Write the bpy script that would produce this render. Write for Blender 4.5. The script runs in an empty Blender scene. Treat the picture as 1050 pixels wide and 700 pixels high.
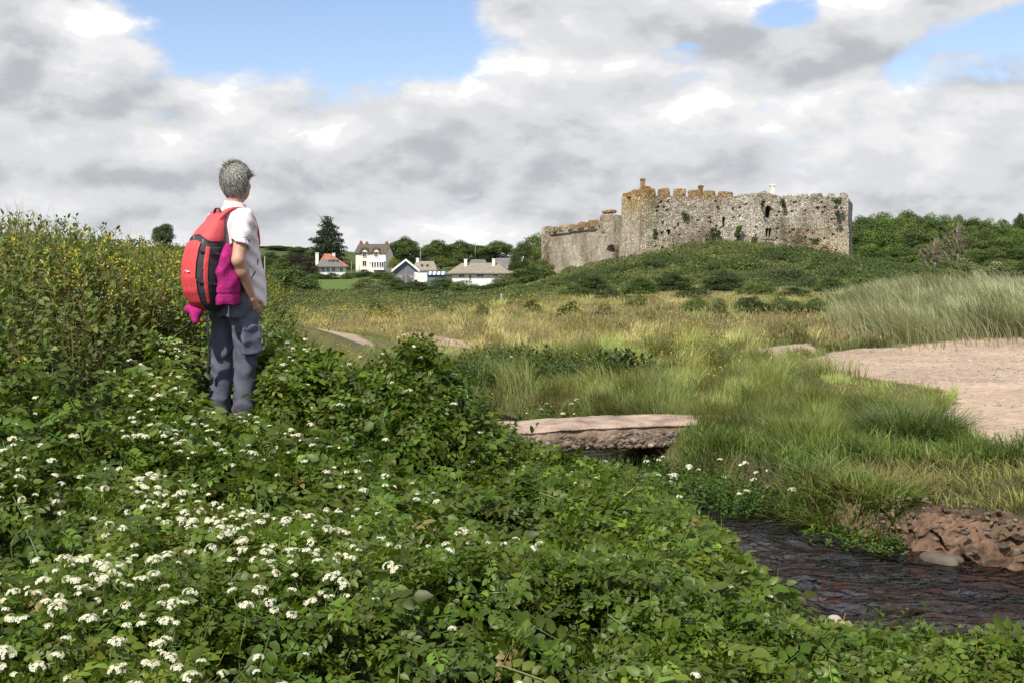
import bpy, math, random
import numpy as np
from math import radians as R
rng = np.random.default_rng(11)
random.seed(5)
S = bpy.context.scene
COL = S.collection

# ------------------------------------------------------------------ camera
F = 1200.0; HOR = 285.0            # focal length and horizon line of the photograph (1050 x 700)
cam_d = bpy.data.cameras.new('camera'); cam = bpy.data.objects.new('camera', cam_d); COL.objects.link(cam)
cam.location = (0, 0, 0); cam.rotation_euler = (R(90), 0, 0)
cam_d.sensor_width = 36; cam_d.lens = 36 * F / 1050
cam_d.shift_y = -(350 - HOR) / 1050
cam_d.clip_start = 0.05; cam_d.clip_end = 6000
S.camera = cam

# ------------------------------------------------------------------ sun, sky, exposure
SUN_EL, SUN_AZ = 50.0, 212.0       # azimuth clockwise from +Y: behind the camera, to the left
az, el = R(SUN_AZ), R(SUN_EL)
sund = (math.sin(az) * math.cos(el), math.cos(az) * math.cos(el), math.sin(el))
ld = bpy.data.lights.new('sun', 'SUN'); ld.energy = 5.0; ld.angle = R(0.5); ld.color = (1.0, 0.94, 0.83)
lo = bpy.data.objects.new('sun', ld); COL.objects.link(lo)
from mathutils import Vector, Matrix
lo.rotation_euler = Vector(sund).to_track_quat('Z', 'Y').to_euler()

S.view_settings.view_transform = 'Standard'
S.view_settings.look = 'None'
S.view_settings.gamma = 1
S.view_settings.exposure = 0.38

W = bpy.data.worlds.new('World'); S.world = W; W.use_nodes = True
wn, wl = W.node_tree.nodes, W.node_tree.links
wn.clear()

def wmath(op, a, b=None, c=None):
    n = wn.new('ShaderNodeMath'); n.operation = op
    for i, v in enumerate((a, b, c)):
        if v is None: continue
        if isinstance(v, (int, float)): n.inputs[i].default_value = v
        else: wl.new(v, n.inputs[i])
    return n.outputs[0]

def wsmooth(x, a, b):
    n = wn.new('ShaderNodeMapRange'); n.interpolation_type = 'SMOOTHSTEP'
    wl.new(x, n.inputs[0]); n.inputs[1].default_value = a; n.inputs[2].default_value = b
    return n.outputs[0]

def build_sky():
    out = wn.new('ShaderNodeOutputWorld'); bg = wn.new('ShaderNodeBackground'); bg.inputs[1].default_value = 0.1
    wl.new(bg.outputs[0], out.inputs[0])
    sky = wn.new('ShaderNodeTexSky'); sky.sky_type = 'NISHITA'; sky.sun_disc = False
    sky.sun_elevation = el; sky.sun_rotation = az; sky.altitude = 20; sky.air_density = 1.0; sky.dust_density = 0.6; sky.ozone_density = 1.6
    tc = wn.new('ShaderNodeTexCoord'); sp = wn.new('ShaderNodeSeparateXYZ'); wl.new(tc.outputs['Generated'], sp.inputs[0])
    x, y, z = sp.outputs
    u = wmath('ARCTAN2', x, y); v = wmath('ARCSINE', z)
    def blobs(lst):
        tot = None
        for (px, py, rx, ry, amp) in lst:
            du = wmath('MULTIPLY', wmath('SUBTRACT', u, math.atan((px - 525) / F)), F / rx)
            dv = wmath('MULTIPLY', wmath('SUBTRACT', v, math.atan((HOR - py) / F)), F / ry)
            r2 = wmath('ADD', wmath('MULTIPLY', du, du), wmath('MULTIPLY', dv, dv))
            g = wmath('MULTIPLY', wmath('POWER', 2.718, wmath('MULTIPLY', r2, -1.0)), amp)
            tot = g if tot is None else wmath('ADD', tot, g)
        return tot
    def noise(dx, dz, scale, detail, seed, stretch=1.9, rough=0.56):
        cb = wn.new('ShaderNodeCombineXYZ')
        wl.new(wmath('ADD', x, dx), cb.inputs[0]); wl.new(y, cb.inputs[1])
        wl.new(wmath('MULTIPLY', wmath('ADD', z, dz), stretch), cb.inputs[2])
        ad = wn.new('ShaderNodeVectorMath'); ad.operation = 'ADD'; wl.new(cb.outputs[0], ad.inputs[0]); ad.inputs[1].default_value = seed
        n = wn.new('ShaderNodeTexNoise'); n.inputs['Scale'].default_value = scale; n.inputs['Detail'].default_value = detail
        n.inputs['Roughness'].default_value = rough; n.inputs['Distortion'].default_value = 0.12
        wl.new(ad.outputs[0], n.inputs['Vector']); return n.outputs[0]
    seed = (3.7, 1.2, 8.1)
    cover = blobs(SKY_COVER)
    def puffs(dx, dz, scale):
        cb = wn.new('ShaderNodeCombineXYZ')
        wl.new(wmath('ADD', x, dx), cb.inputs[0]); wl.new(y, cb.inputs[1]); wl.new(wmath('MULTIPLY', wmath('ADD', z, dz), 1.6), cb.inputs[2])
        nz = wn.new('ShaderNodeTexNoise'); nz.inputs['Scale'].default_value = 16; nz.inputs['Detail'].default_value = 5; wl.new(cb.outputs[0], nz.inputs['Vector'])
        sc = wn.new('ShaderNodeVectorMath'); sc.operation = 'MULTIPLY_ADD'; wl.new(nz.outputs['Color'], sc.inputs[0]); sc.inputs[1].default_value = (.07, .07, .07); wl.new(cb.outputs[0], sc.inputs[2])
        v = wn.new('ShaderNodeTexVoronoi'); v.feature = 'F1'; v.inputs['Scale'].default_value = scale; wl.new(sc.outputs[0], v.inputs['Vector'])
        return wmath('MULTIPLY', wmath('SUBTRACT', .45, v.outputs['Distance']), .22)
    def dens(dx, dz):
        return wmath('ADD', wmath('ADD', noise(dx, dz, 9.0, 9, seed), cover), wmath('ADD', puffs(dx, dz, 13.0), wmath('MULTIPLY', puffs(dx, dz, 29.0), .5)))
    d0 = dens(0, 0)
    d1 = dens(-0.008, 0.018)
    mask = wsmooth(d0, 0.34, 0.54)
    lit = wmath('MULTIPLY', wmath('SUBTRACT', d0, d1), 1.9)
    big = noise(0.3, 0.1, 4.5, 6, (9.1, 4.4, 2.2), 2.6)
    thick = wmath('MULTIPLY', wsmooth(d0, 0.5, 0.85), -0.22)
    b = wmath('ADD', wmath('ADD', lit, 0.53), wmath('MULTIPLY', wmath('SUBTRACT', big, 0.5), 0.85))
    b = wmath('ADD', wmath('ADD', b, thick), blobs(SKY_LIGHT))
    ramp = wn.new('ShaderNodeValToRGB'); wl.new(b, ramp.inputs[0])
    cr = ramp.color_ramp; cr.interpolation = 'EASE'
    cr.elements[0].position = 0.0; cr.elements[0].color = (0.39, 0.405, 0.43, 1)
    cr.elements[1].position = 1.0; cr.elements[1].color = (1.02, 1.01, 1.0, 1)
    e = cr.elements.new(0.45); e.color = (0.57, 0.578, 0.595, 1)
    e = cr.elements.new(0.72); e.color = (0.68, 0.68, 0.69, 1)
    cm = wn.new('ShaderNodeVectorMath'); cm.operation = 'SCALE'; cm.inputs['Scale'].default_value = 10.0
    wl.new(ramp.outputs[0], cm.inputs[0])
    sk = wn.new('ShaderNodeMix'); sk.data_type = 'RGBA'; sk.blend_type = 'MULTIPLY'; sk.inputs[0].default_value = 1
    wl.new(sky.outputs[0], sk.inputs[6]); sk.inputs[7].default_value = (1.36, 1.28, 1.34, 1)
    mx = wn.new('ShaderNodeMix'); mx.data_type = 'RGBA'
    wl.new(mask, mx.inputs[0]); wl.new(sk.outputs[2], mx.inputs[6]); wl.new(cm.outputs[0], mx.inputs[7])
    wl.new(mx.outputs[2], bg.inputs[0])

# cloud cover and cloud brightness of this particular sky, as directions (given by where they lie in the view)
SKY_COVER = [(525, 120, 900, 120, 0.16), (525, 200, 1200, 70, 0.13), (290, 15, 190, 62, -0.56), (420, 45, 90, 40, -0.18), (85, 62, 48, 50, 0.25), (18, 60, 60, 110, 0.22),
             (600, 20, 130, 45, 0.22), (838, 14, 46, 32, -0.30), (985, 52, 80, 30, -0.33), (1050, 40, 40, 30, -0.2), (930, 90, 30, 20, -0.15), (780, 22, 52, 16, -0.22), (690, 55, 34, 22, -0.1),
             (885, 25, 44, 30, 0.30), (1010, 5, 70, 22, 0.30), (5, 175, 18, 26, -0.05), (830, 65, 100, 30, 0.2), (552, 186, 14, 8, -0.08), (755, 84, 24, 8, -0.08)]
SKY_LIGHT = [(88, 58, 45, 42, 0.55), (30, 95, 50, 30, -0.22), (560, 62, 110, 46, 0.42), (600, 12, 130, 22, -0.28), (830, 62, 110, 24, -0.24), (888, 14, 40, 24, 0.5),
             (1010, 8, 70, 24, -0.3), (150, 108, 100, 30, -0.18), (230, 118, 34, 26, 0.35), (340, 130, 120, 30, -0.10), (440, 150, 60, 40, -0.22), (660, 120, 190, 36, 0.22),
             (560, 128, 70, 40, -0.25), (960, 130, 80, 60, 0.10), (1020, 100, 50, 40, -0.22), (130, 190, 190, 14, -0.28), (700, 170, 200, 16, -0.2), (340, 218, 220, 10, -0.22),
             (150, 150, 120, 22, 0.14), (480, 236, 120, 10, 0.2), (70, 215, 100, 12, 0.12), (560, 205, 80, 14, 0.16), (325, 155, 40, 30, 0.15), (900, 205, 120, 14, -0.18)]
build_sky()
# ------------------------------------------------------------------ helpers
def smooth(a, b, x):
    t = np.clip((np.asarray(x, float) - a) / (b - a), 0, 1); return t * t * (3 - 2 * t)

def _hash(ix, iy, s):
    h = (ix.astype(np.int64) * 374761393 + iy.astype(np.int64) * 668265263 + s * 1442695041) & 0xffffffff
    h = ((h ^ (h >> 13)) * 1274126177) & 0xffffffff
    return ((h ^ (h >> 16)) & 0xffff) / 65535.0

def vnoise(x, y, s=0):
    x = np.asarray(x, float); y = np.asarray(y, float)
    ix, iy = np.floor(x), np.floor(y); fx, fy = x - ix, y - iy
    fx = fx * fx * (3 - 2 * fx); fy = fy * fy * (3 - 2 * fy)
    a, b = _hash(ix, iy, s), _hash(ix + 1, iy, s); c, d = _hash(ix, iy + 1, s), _hash(ix + 1, iy + 1, s)
    return (a + (b - a) * fx) * (1 - fy) + (c + (d - c) * fx) * fy

def fbm(x, y, s=0, o=4):
    t, a, n = 0, 1, 0
    for i in range(o):
        t = t + a * vnoise(x * 2 ** i, y * 2 ** i, s + i * 7); n += a; a *= .5
    return t / n

def vnoise3(x, y, z, s=0):
    return (vnoise(x + 3.1 * np.floor(z), y + 1.7 * np.floor(z), s) * (1 - (z - np.floor(z))) +
            vnoise(x + 3.1 * (np.floor(z) + 1), y + 1.7 * (np.floor(z) + 1), s) * (z - np.floor(z)))

def inpoly(x, y, poly):
    c = np.zeros(np.shape(x), bool); n = len(poly)
    for i in range(n):
        x1, y1 = poly[i]; x2, y2 = poly[(i + 1) % n]
        k = (y1 > y) != (y2 > y)
        c ^= k & (x < (x2 - x1) * (y - y1) / (y2 - y1 + 1e-12) + x1)
    return c

def at(u, v, d):                    # a point seen at photo pixel (u, v) at distance d
    return ((u - 525) / F * d, d, (HOR - v) / F * d)

def plan(poly, z):                  # photo outline laid on level ground at height z -> plan outline in metres
    o = []
    for u, v in poly:
        d = -z * F / (v - HOR); o.append(((u - 525) / F * d, d))
    return o

def mesh_np(name, V, quads=None, tris=None, col=None, mats=(), smooth_=True, midx=None):
    m = bpy.data.meshes.new(name)
    V = np.asarray(V, np.float32)
    m.vertices.add(len(V)); m.vertices.foreach_set('co', V.ravel())
    q = np.zeros((0, 4), np.int32) if quads is None else np.asarray(quads, np.int32).reshape(-1, 4)
    t = np.zeros((0, 3), np.int32) if tris is None else np.asarray(tris, np.int32).reshape(-1, 3)
    li = np.concatenate([q.ravel(), t.ravel()])
    m.loops.add(len(li)); m.loops.foreach_set('vertex_index', li)
    ls = np.concatenate([np.arange(len(q)) * 4, len(q) * 4 + np.arange(len(t)) * 3]).astype(np.int32)
    lt = np.concatenate([np.full(len(q), 4), np.full(len(t), 3)]).astype(np.int32)
    m.polygons.add(len(ls)); m.polygons.foreach_set('loop_start', ls); m.polygons.foreach_set('loop_total', lt)
    if midx is not None: m.polygons.foreach_set('material_index', np.asarray(midx, np.int32))
    m.polygons.foreach_set('use_smooth', np.full(len(ls), smooth_))
    if col is not None:
        a = m.color_attributes.new('Col', 'FLOAT_COLOR', 'POINT')
        c = np.ones((len(V), 4), np.float32); c[:, :3] = np.clip(col, 0, 1)
        a.data.foreach_set('color', c.ravel())
    m.update(calc_edges=True)
    for k in mats: m.materials.append(k)
    return m

def obj(name, me, parent=None, loc=None, rotz=None, label=None, cat=None, group=None, kind=None):
    o = bpy.data.objects.new(name, me); COL.objects.link(o)
    if parent is not None: o.parent = parent
    if loc is not None: o.location = loc
    if rotz is not None: o.rotation_euler = (0, 0, rotz)
    tag(o, label, cat, group, kind); return o

def tag(o, label=None, cat=None, group=None, kind=None):
    if label: o['label'] = label
    if cat: o['category'] = cat
    if group: o['group'] = group
    if kind: o['kind'] = kind
    return o

def empty(name, loc, rotz=0, **k):
    o = obj(name, None, None, loc, rotz, **k); o.empty_display_size = .2; return o

class MB:                          # collects simple solids into one mesh
    def __init__(s): s.V = []; s.Q = []; s.T = []; s.n = 0; s.C = []
    def add(s, V, Q=None, T=None, c=None):
        V = np.asarray(V, float); s.V.append(V)
        if Q is not None and len(Q): s.Q.append(np.asarray(Q) + s.n)
        if T is not None and len(T): s.T.append(np.asarray(T) + s.n)
        cc = np.ones((len(V), 3)) * (np.array([1, 1, 1.]) if c is None else np.asarray(c)); s.C.append(cc)
        s.n += len(V); return s
    def box(s, x0, x1, y0, y1, z0, z1, c=None, M=None):
        V = np.array([(x, y, z) for z in (z0, z1) for y in (y0, y1) for x in (x0, x1)], float)
        if M is not None: V = V @ np.array(M.to_3x3()).T + np.array(M.translation)
        return s.add(V, [(0, 2, 3, 1), (4, 5, 7, 6), (0, 1, 5, 4), (2, 6, 7, 3), (0, 4, 6, 2), (1, 3, 7, 5)], None, c)
    def prism(s, pts, ext, c=None):    # closed outline of 3-D points extruded by a vector
        P = np.asarray(pts, float); n = len(P); V = np.concatenate([P, P + np.asarray(ext, float)])
        T = [(0, i + 1, i) for i in range(1, n - 1)] + [(n, n + i, n + i + 1) for i in range(1, n - 1)]
        Q = [(i, (i + 1) % n, n + (i + 1) % n, n + i) for i in range(n)]
        return s.add(V, Q, T, c)
    def tube(s, P, r, n=6, c=None, flat=None):
        P = np.asarray(P, float); r = np.broadcast_to(np.asarray(r, float), (len(P),))
        t = np.gradient(P, axis=0); t /= np.linalg.norm(t, axis=1)[:, None] + 1e-12
        ref = np.array([0, 0, 1.]) if abs(t[:, 2]).mean() < .8 else np.array([1., 0, 0])
        a = np.cross(t, ref); a /= np.linalg.norm(a, axis=1)[:, None] + 1e-12; b = np.cross(a, t)
        th = np.arange(n) / n * 2 * np.pi
        fl = 1 if flat is None else flat
        V = P[:, None] + r[:, None, None] * (a[:, None] * np.cos(th)[None, :, None] + fl * b[:, None] * np.sin(th)[None, :, None])
        k = len(P); V = V.reshape(-1, 3)
        Q = [(i * n + j, i * n + (j + 1) % n, (i + 1) * n + (j + 1) % n, (i + 1) * n + j) for i in range(k - 1) for j in range(n)]
        V = np.concatenate([V, P[:1], P[-1:]])
        T = [(k * n, (j + 1) % n, j) for j in range(n)] + [(k * n + 1, (k - 1) * n + j, (k - 1) * n + (j + 1) % n) for j in range(n)]
        return s.add(V, Q, T, c)
    def mesh(s, name, mats, smooth_=False):
        V = np.concatenate(s.V); Q = np.concatenate(s.Q) if s.Q else None; T = np.concatenate(s.T) if s.T else None
        return mesh_np(name, V, Q, T, np.concatenate(s.C), mats, smooth_)
    def build(s, name, mats, parent=None, smooth_=False, **k):
        return obj(name, s.mesh(name, mats if isinstance(mats, (list, tuple)) else [mats], smooth_), parent, **k)

def basis(fwd, up):                 # rotation matrices with +y along fwd, +z near up
    f = fwd / (np.linalg.norm(fwd, axis=1)[:, None] + 1e-9)
    r = np.cross(f, up); r /= np.linalg.norm(r, axis=1)[:, None] + 1e-9
    u = np.cross(r, f)
    return np.stack([r, f, u], axis=2)

class Scatter:                      # many copies of a small template baked in one mesh
    def __init__(s): s.V = []; s.Q = []; s.T = []; s.C = []; s.n = 0
    def add(s, tv, tq, tt, P, Rm, sc, col, tcol=None):
        tv = np.asarray(tv, float); n = len(P); k = len(tv)
        sc = np.asarray(sc, float)
        if sc.ndim == 1: L = tv[None] * sc[:, None, None]
        else: L = tv[None] * sc[:, None, :]
        V = np.einsum('nij,nkj->nki', Rm, L) + P[:, None, :]
        s.V.append(V.reshape(-1, 3).astype(np.float32))
        off = (s.n + np.arange(n) * k)[:, None, None]
        if tq is not None and len(tq): s.Q.append((np.asarray(tq)[None] + off).reshape(-1, 4))
        if tt is not None and len(tt): s.T.append((np.asarray(tt)[None] + off).reshape(-1, 3))
        c = np.repeat(np.asarray(col)[:, None, :], k, 1)
        if tcol is not None:
            a = tcol[None, :, :3]; w = tcol[None, :, 3:4]; c = c * (1 - w) + a * w
        s.C.append(c.reshape(-1, 3).astype(np.float32)); s.n += n * k
    def raw(s, V, Q, T, C):
        s.V.append(np.asarray(V, np.float32))
        if Q is not None and len(Q): s.Q.append(np.asarray(Q) + s.n)
        if T is not None and len(T): s.T.append(np.asarray(T) + s.n)
        s.C.append(np.asarray(C, np.float32)); s.n += len(V)
    def mesh(s, name, mats, smooth_=True):
        return mesh_np(name, np.concatenate(s.V), np.concatenate(s.Q) if s.Q else None, np.concatenate(s.T) if s.T else None, np.concatenate(s.C), mats, smooth_)

def unit(n):
    v = rng.normal(size=(n, 3)); return v / np.linalg.norm(v, axis=1)[:, None]

def vary(base, n, dv=.25, hue=.08):  # n colours scattered about a base colour
    b = np.asarray(base, float); k = np.exp(rng.normal(0, dv, n))[:, None]
    h = 1 + rng.normal(0, hue, (n, 3)); return np.clip(b[None] * k * h, 0.002, 1)

def blades(sc, P, h, w, lean, ang, c0, c1, segs=(0, .4, .75, 1.0)):
    """grass blades at P: height h, width w, horizontal throw lean along ang, base colour c0, tip colour c1"""
    n = len(P); t = np.array(segs); k = len(t)
    d = np.stack([np.cos(ang), np.sin(ang), 0 * ang], 1); side = np.stack([-np.sin(ang), np.cos(ang), 0 * ang], 1)
    tw = rng.uniform(-.8, .8, n); side = side * np.cos(tw)[:, None] + d * np.sin(tw)[:, None]
    mid = P[:, None] + d[:, None] * (lean[:, None, None] * (t ** 1.8)[None, :, None])
    zz = h[:, None] * (t - .28 * t ** 3 * np.clip(lean / (h + 1e-6), 0, 1.4)[:, None])
    mid[:, :, 2] += zz
    ww = (w[:, None] * (1 - t ** 1.6)[None, :])[:, :-1] * .5
    Lf = mid[:, :-1] - side[:, None] * ww[:, :, None]; Rt = mid[:, :-1] + side[:, None] * ww[:, :, None]
    V = np.concatenate([np.stack([Lf, Rt], 2).reshape(n, -1, 3), mid[:, -1:]], 1)
    m = 2 * (k - 1) + 1
    q = [(2 * i, 2 * i + 1, 2 * i + 3, 2 * i + 2) for i in range(k - 2)]; tr = [(2 * k - 4, 2 * k - 3, 2 * k - 2)]
    off = (np.arange(n) * m)[:, None, None]
    tt = np.concatenate([np.repeat(t[:-1], 2), t[-1:]])[None, :, None]
    C = c0[:, None] * (1 - tt) + c1[:, None] * tt
    sc.raw(V.reshape(-1, 3), (np.array(q)[None] + off).reshape(-1, 4), (np.array(tr)[None] + off).reshape(-1, 3), C.reshape(-1, 3))

# leaflet templates: +y along the leaf, slightly folded and drooping
def leaf_t(w, droop=.18, fold=.16):
    y = np.array([0, .3, .68, 1.0]); hw = np.array([0, .5, .40, 0]) * w
    z = -droop * y ** 2
    V = [(0, 0, 0), (-hw[1], y[1], z[1] + fold * hw[1] * 2), (0, y[1], z[1]), (hw[1], y[1], z[1] + fold * hw[1] * 2),
         (-hw[2], y[2], z[2] + fold * hw[2] * 2), (0, y[2], z[2]), (hw[2], y[2], z[2] + fold * hw[2] * 2), (0, 1, z[3])]
    return np.array(V), [(1, 2, 5, 4), (2, 3, 6, 5)], [(0, 2, 1), (0, 3, 2), (4, 5, 7), (5, 6, 7)]
LV, LQ, LT = leaf_t(.62)
NV, NQ, NT = leaf_t(.26, .3, .25)
SV = np.array([(0, 0, 0), (-.32, .45, .05), (.32, .45, .05), (0, 1, -.08)]); SQ = [(0, 2, 3, 1)]      # simple leaf, one quad

# ------------------------------------------------------------------ materials
def nodes(name):
    m = bpy.data.materials.new(name); m.use_nodes = True
    n, l = m.node_tree.nodes, m.node_tree.links
    return m, n, l, n['Principled BSDF']

def leafmat(name, rough=.5, transl=.3, spec=.4):
    m, n, l, p = nodes(name)
    a = n.new('ShaderNodeAttribute'); a.attribute_name = 'Col'
    l.new(a.outputs[0], p.inputs['Base Color']); p.inputs['Roughness'].default_value = rough; p.inputs['Specular IOR Level'].default_value = spec
    t = n.new('ShaderNodeBsdfTranslucent'); mx = n.new('ShaderNodeMixShader'); mx.inputs[0].default_value = transl
    g = n.new('ShaderNodeMix'); g.data_type = 'RGBA'; g.blend_type = 'MULTIPLY'; g.inputs[0].default_value = 1; g.inputs[7].default_value = (1.5, 1.5, .7, 1)
    l.new(a.outputs[0], g.inputs[6]); l.new(g.outputs[2], t.inputs[0])
    l.new(p.outputs[0], mx.inputs[1]); l.new(t.outputs[0], mx.inputs[2]); l.new(mx.outputs[0], n['Material Output'].inputs[0])
    return m

def colmat(name, color, rough=.7, scale=8., amt=.25, bump=.15, bscale=40., spec=.3, attr=False, detail=6., bdist=.02):
    """a surface whose colour wavers by noise and carries a fine bump"""
    m, n, l, p = nodes(name)
    tc = n.new('ShaderNodeTexCoord'); nz = n.new('ShaderNodeTexNoise'); nz.inputs['Scale'].default_value = scale; nz.inputs['Detail'].default_value = detail
    l.new(tc.outputs['Object'], nz.inputs['Vector'])
    mr = n.new('ShaderNodeMapRange'); mr.inputs[1].default_value = .3; mr.inputs[2].default_value = .7; mr.inputs[3].default_value = 1 - amt; mr.inputs[4].default_value = 1 + amt
    l.new(nz.outputs[0], mr.inputs[0])
    vm = n.new('ShaderNodeVectorMath'); vm.operation = 'SCALE'; l.new(mr.outputs[0], vm.inputs['Scale'])
    if attr:
        a = n.new('ShaderNodeAttribute'); a.attribute_name = 'Col'; l.new(a.outputs[0], vm.inputs[0])
    else: vm.inputs[0].default_value = color[:3]
    l.new(vm.outputs[0], p.inputs['Base Color'])
    p.inputs['Roughness'].default_value = rough; p.inputs['Specular IOR Level'].default_value = spec
    if bump:
        b = n.new('ShaderNodeBump'); b.inputs['Strength'].default_value = bump; b.inputs['Distance'].default_value = bdist
        n2 = n.new('ShaderNodeTexNoise'); n2.inputs['Scale'].default_value = bscale; n2.inputs['Detail'].default_value = 8; l.new(tc.outputs['Object'], n2.inputs['Vector'])
        l.new(n2.outputs[0], b.inputs['Height']); l.new(b.outputs[0], p.inputs['Normal'])
    return m

M_leaf = leafmat('glossy_leaf', .45, .32, .28)
M_herb = leafmat('herb_leaf', .6, .3, .25)
M_grass = leafmat('grass_blade', .6, .32, .2)
M_tree = leafmat('tree_leaf', .65, .22, .2)
M_flower = leafmat('petal', .8, .35, .1)
M_bark = colmat('bark', (.12, .09, .065), .9, 6, .35, .5, 30)
M_wood = colmat('weathered_wood', (.24, .21, .17), .85, 20, .3, .3, 60)
# ------------------------------------------------------------------ ground
STREAM = np.array([(-6.5, 17), (-3.4, 15.6), (-.9, 13.8), (-.05, 12.3), (.25, 11), (.45, 9.5), (.85, 7.6), (1.55, 6.33), (2.30, 5.45), (3.25, 4.78), (4.9, 4.1), (9, 3.0), (16, 1.0)])
SW = np.array([.35, .45, .5, .5, .55, .72, .8, .95, 1.05, 1.15, 1.25, 1.4, 1.6])
WATER_Z = -1.6
def stream_sd(x, y):               # distance to the stream's edge (negative in the water) and side (+1: far bank)
    best = np.full(np.shape(x), 1e9); side = np.zeros(np.shape(x))
    for i in range(len(STREAM) - 1):
        a, b = STREAM[i], STREAM[i + 1]; d = b - a; L2 = d @ d
        t = np.clip(((x - a[0]) * d[0] + (y - a[1]) * d[1]) / L2, 0, 1)
        px, py = x - a[0] - t * d[0], y - a[1] - t * d[1]
        dist = np.hypot(px, py) - (SW[i] + t * (SW[i + 1] - SW[i]))
        s = np.sign(d[0] * py - d[1] * px)
        k = dist < best; best = np.where(k, dist, best); side = np.where(k, s, side)
    return best, side

PERSON = (-1.80, 7.6, -.965)
SANDZ = -1.32
SAND = [plan(p, SANDZ) for p in (
    [(848, 362), (900, 356), (1100, 350), (1120, 460), (1010, 452), (955, 432), (985, 402), (905, 388), (850, 382), (815, 376), (832, 366)],
    [(402, 345), (440, 342), (470, 349), (478, 357), (430, 353)],
    [(300, 357), (345, 360), (400, 369), (398, 377), (350, 374), (300, 366)],
    [(770, 357), (830, 352), (836, 362), (800, 372), (775, 369)],
    [(740, 434), (850, 434), (850, 441), (740, 441)])]

def H(x, y):
    x = np.asarray(x, float); y = np.asarray(y, float)
    z = np.full(np.broadcast(x, y).shape, -1.34)
    z = z - .07 * smooth(1.2, 2.2, x) * smooth(9.5, 7, y)
    z = z + .10 * (fbm(x / 2.2, y / 2.2, 3) - .5) * smooth(1, 6, y)
    dm = smooth(13, 45, y) * (1 - smooth(110, 160, y))
    z = z + dm * (.85 * (fbm(x / 13, y / 17, 5, 3) - .52) + .3 * (fbm(x / 4, y / 5, 9, 3) - .5))
    z = z - 1.35 * smooth(28, 85, y) * smooth(14, -8, x)
    z = z + .12 * (fbm(x / .6, y / .8, 77, 3) - .5) * smooth(4.5, 6, x) * smooth(10, 12, y) * smooth(24, 21, y)
    # left bank
    bh = np.interp(y, [0, 3, 4, 5, 6, 8, 11, 14, 18, 24, 34], [.05, .1, .2, .45, .85, 1.36, 1.26, .95, .55, .2, 0])
    z = z + bh * smooth(-.85, -3.4, x) + bh * .12 * (fbm(x / 1.3, y / 1.3, 15) - .5)
    # marram dune at the right, hump in the meadow
    z = z + .74 * smooth(.24 * y + .3, .24 * y + 6, x) * smooth(20.5, 28, y) * (1 - smooth(55, 80, y)) * (.75 + .5 * fbm(x / 5, y / 5, 21, 2))
    z = z + .2 * np.exp(-((x - 17) / 12) ** 2 - ((y - 82) / 10) ** 2) + .5 * np.exp(-((x - 2) / 9) ** 2 - ((y - 70) / 12) ** 2)
    # castle mound
    sx = np.where(x < 34, 14., 15.5)
    z = z + 5.5 * np.exp(-.5 * ((x - 34) / sx) ** 2) * np.exp(-.5 * ((y - 186) / np.where(y < 186, 27., 60.)) ** 2)
    # rising country behind
    zv = np.interp(y, [180, 230, 245, 292, 312, 352, 450, 700, 1500, 4000], [0, .5, .9, 2.7, 4.0, 6.4, 10.5, 13, 14, 14])
    zr = np.interp(y, [190, 225, 260, 320, 400, 700, 1500, 4000], [0, 1.2, 4.0, 8.5, 12, 14, 14, 14])
    k = smooth(25, 75, x); z = z + zv * (1 - k) + zr * k
    z = z + 4.0 * smooth(-40, -90, x) * smooth(250, 420, y)
    z = z + smooth(120, 300, y) * 1.2 * (fbm(x / 40, y / 40, 31, 3) - .5)
    # standing place
    r = np.hypot(x - PERSON[0], y - PERSON[1]); z = z + (PERSON[2] - .01 - z) * (1 - smooth(.25, .9, r))
    # stream
    sd, side = stream_sd(x, y)
    nb = .12 * (fbm(x * 1.6, y * 1.6, 44) - .5) + .10 * (fbm(x * 5, y * 5, 45) - .5)
    z0 = z - np.where(side < 0, .12, 0) * (1 - smooth(.2, 1.6, sd))
    far = np.where(side > 0, np.where(x > 2.1, .16, .38), .42)
    kk = smooth(-.05, 1, (sd + nb) / far)
    bed = -1.80 + .16 * (fbm(x * 4, y * 4, 51) - .45)
    wl = smooth(3.0, .6, sd)
    z = np.where(sd < 3, bed + (z0 - bed) * kk, z)
    return z

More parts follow.
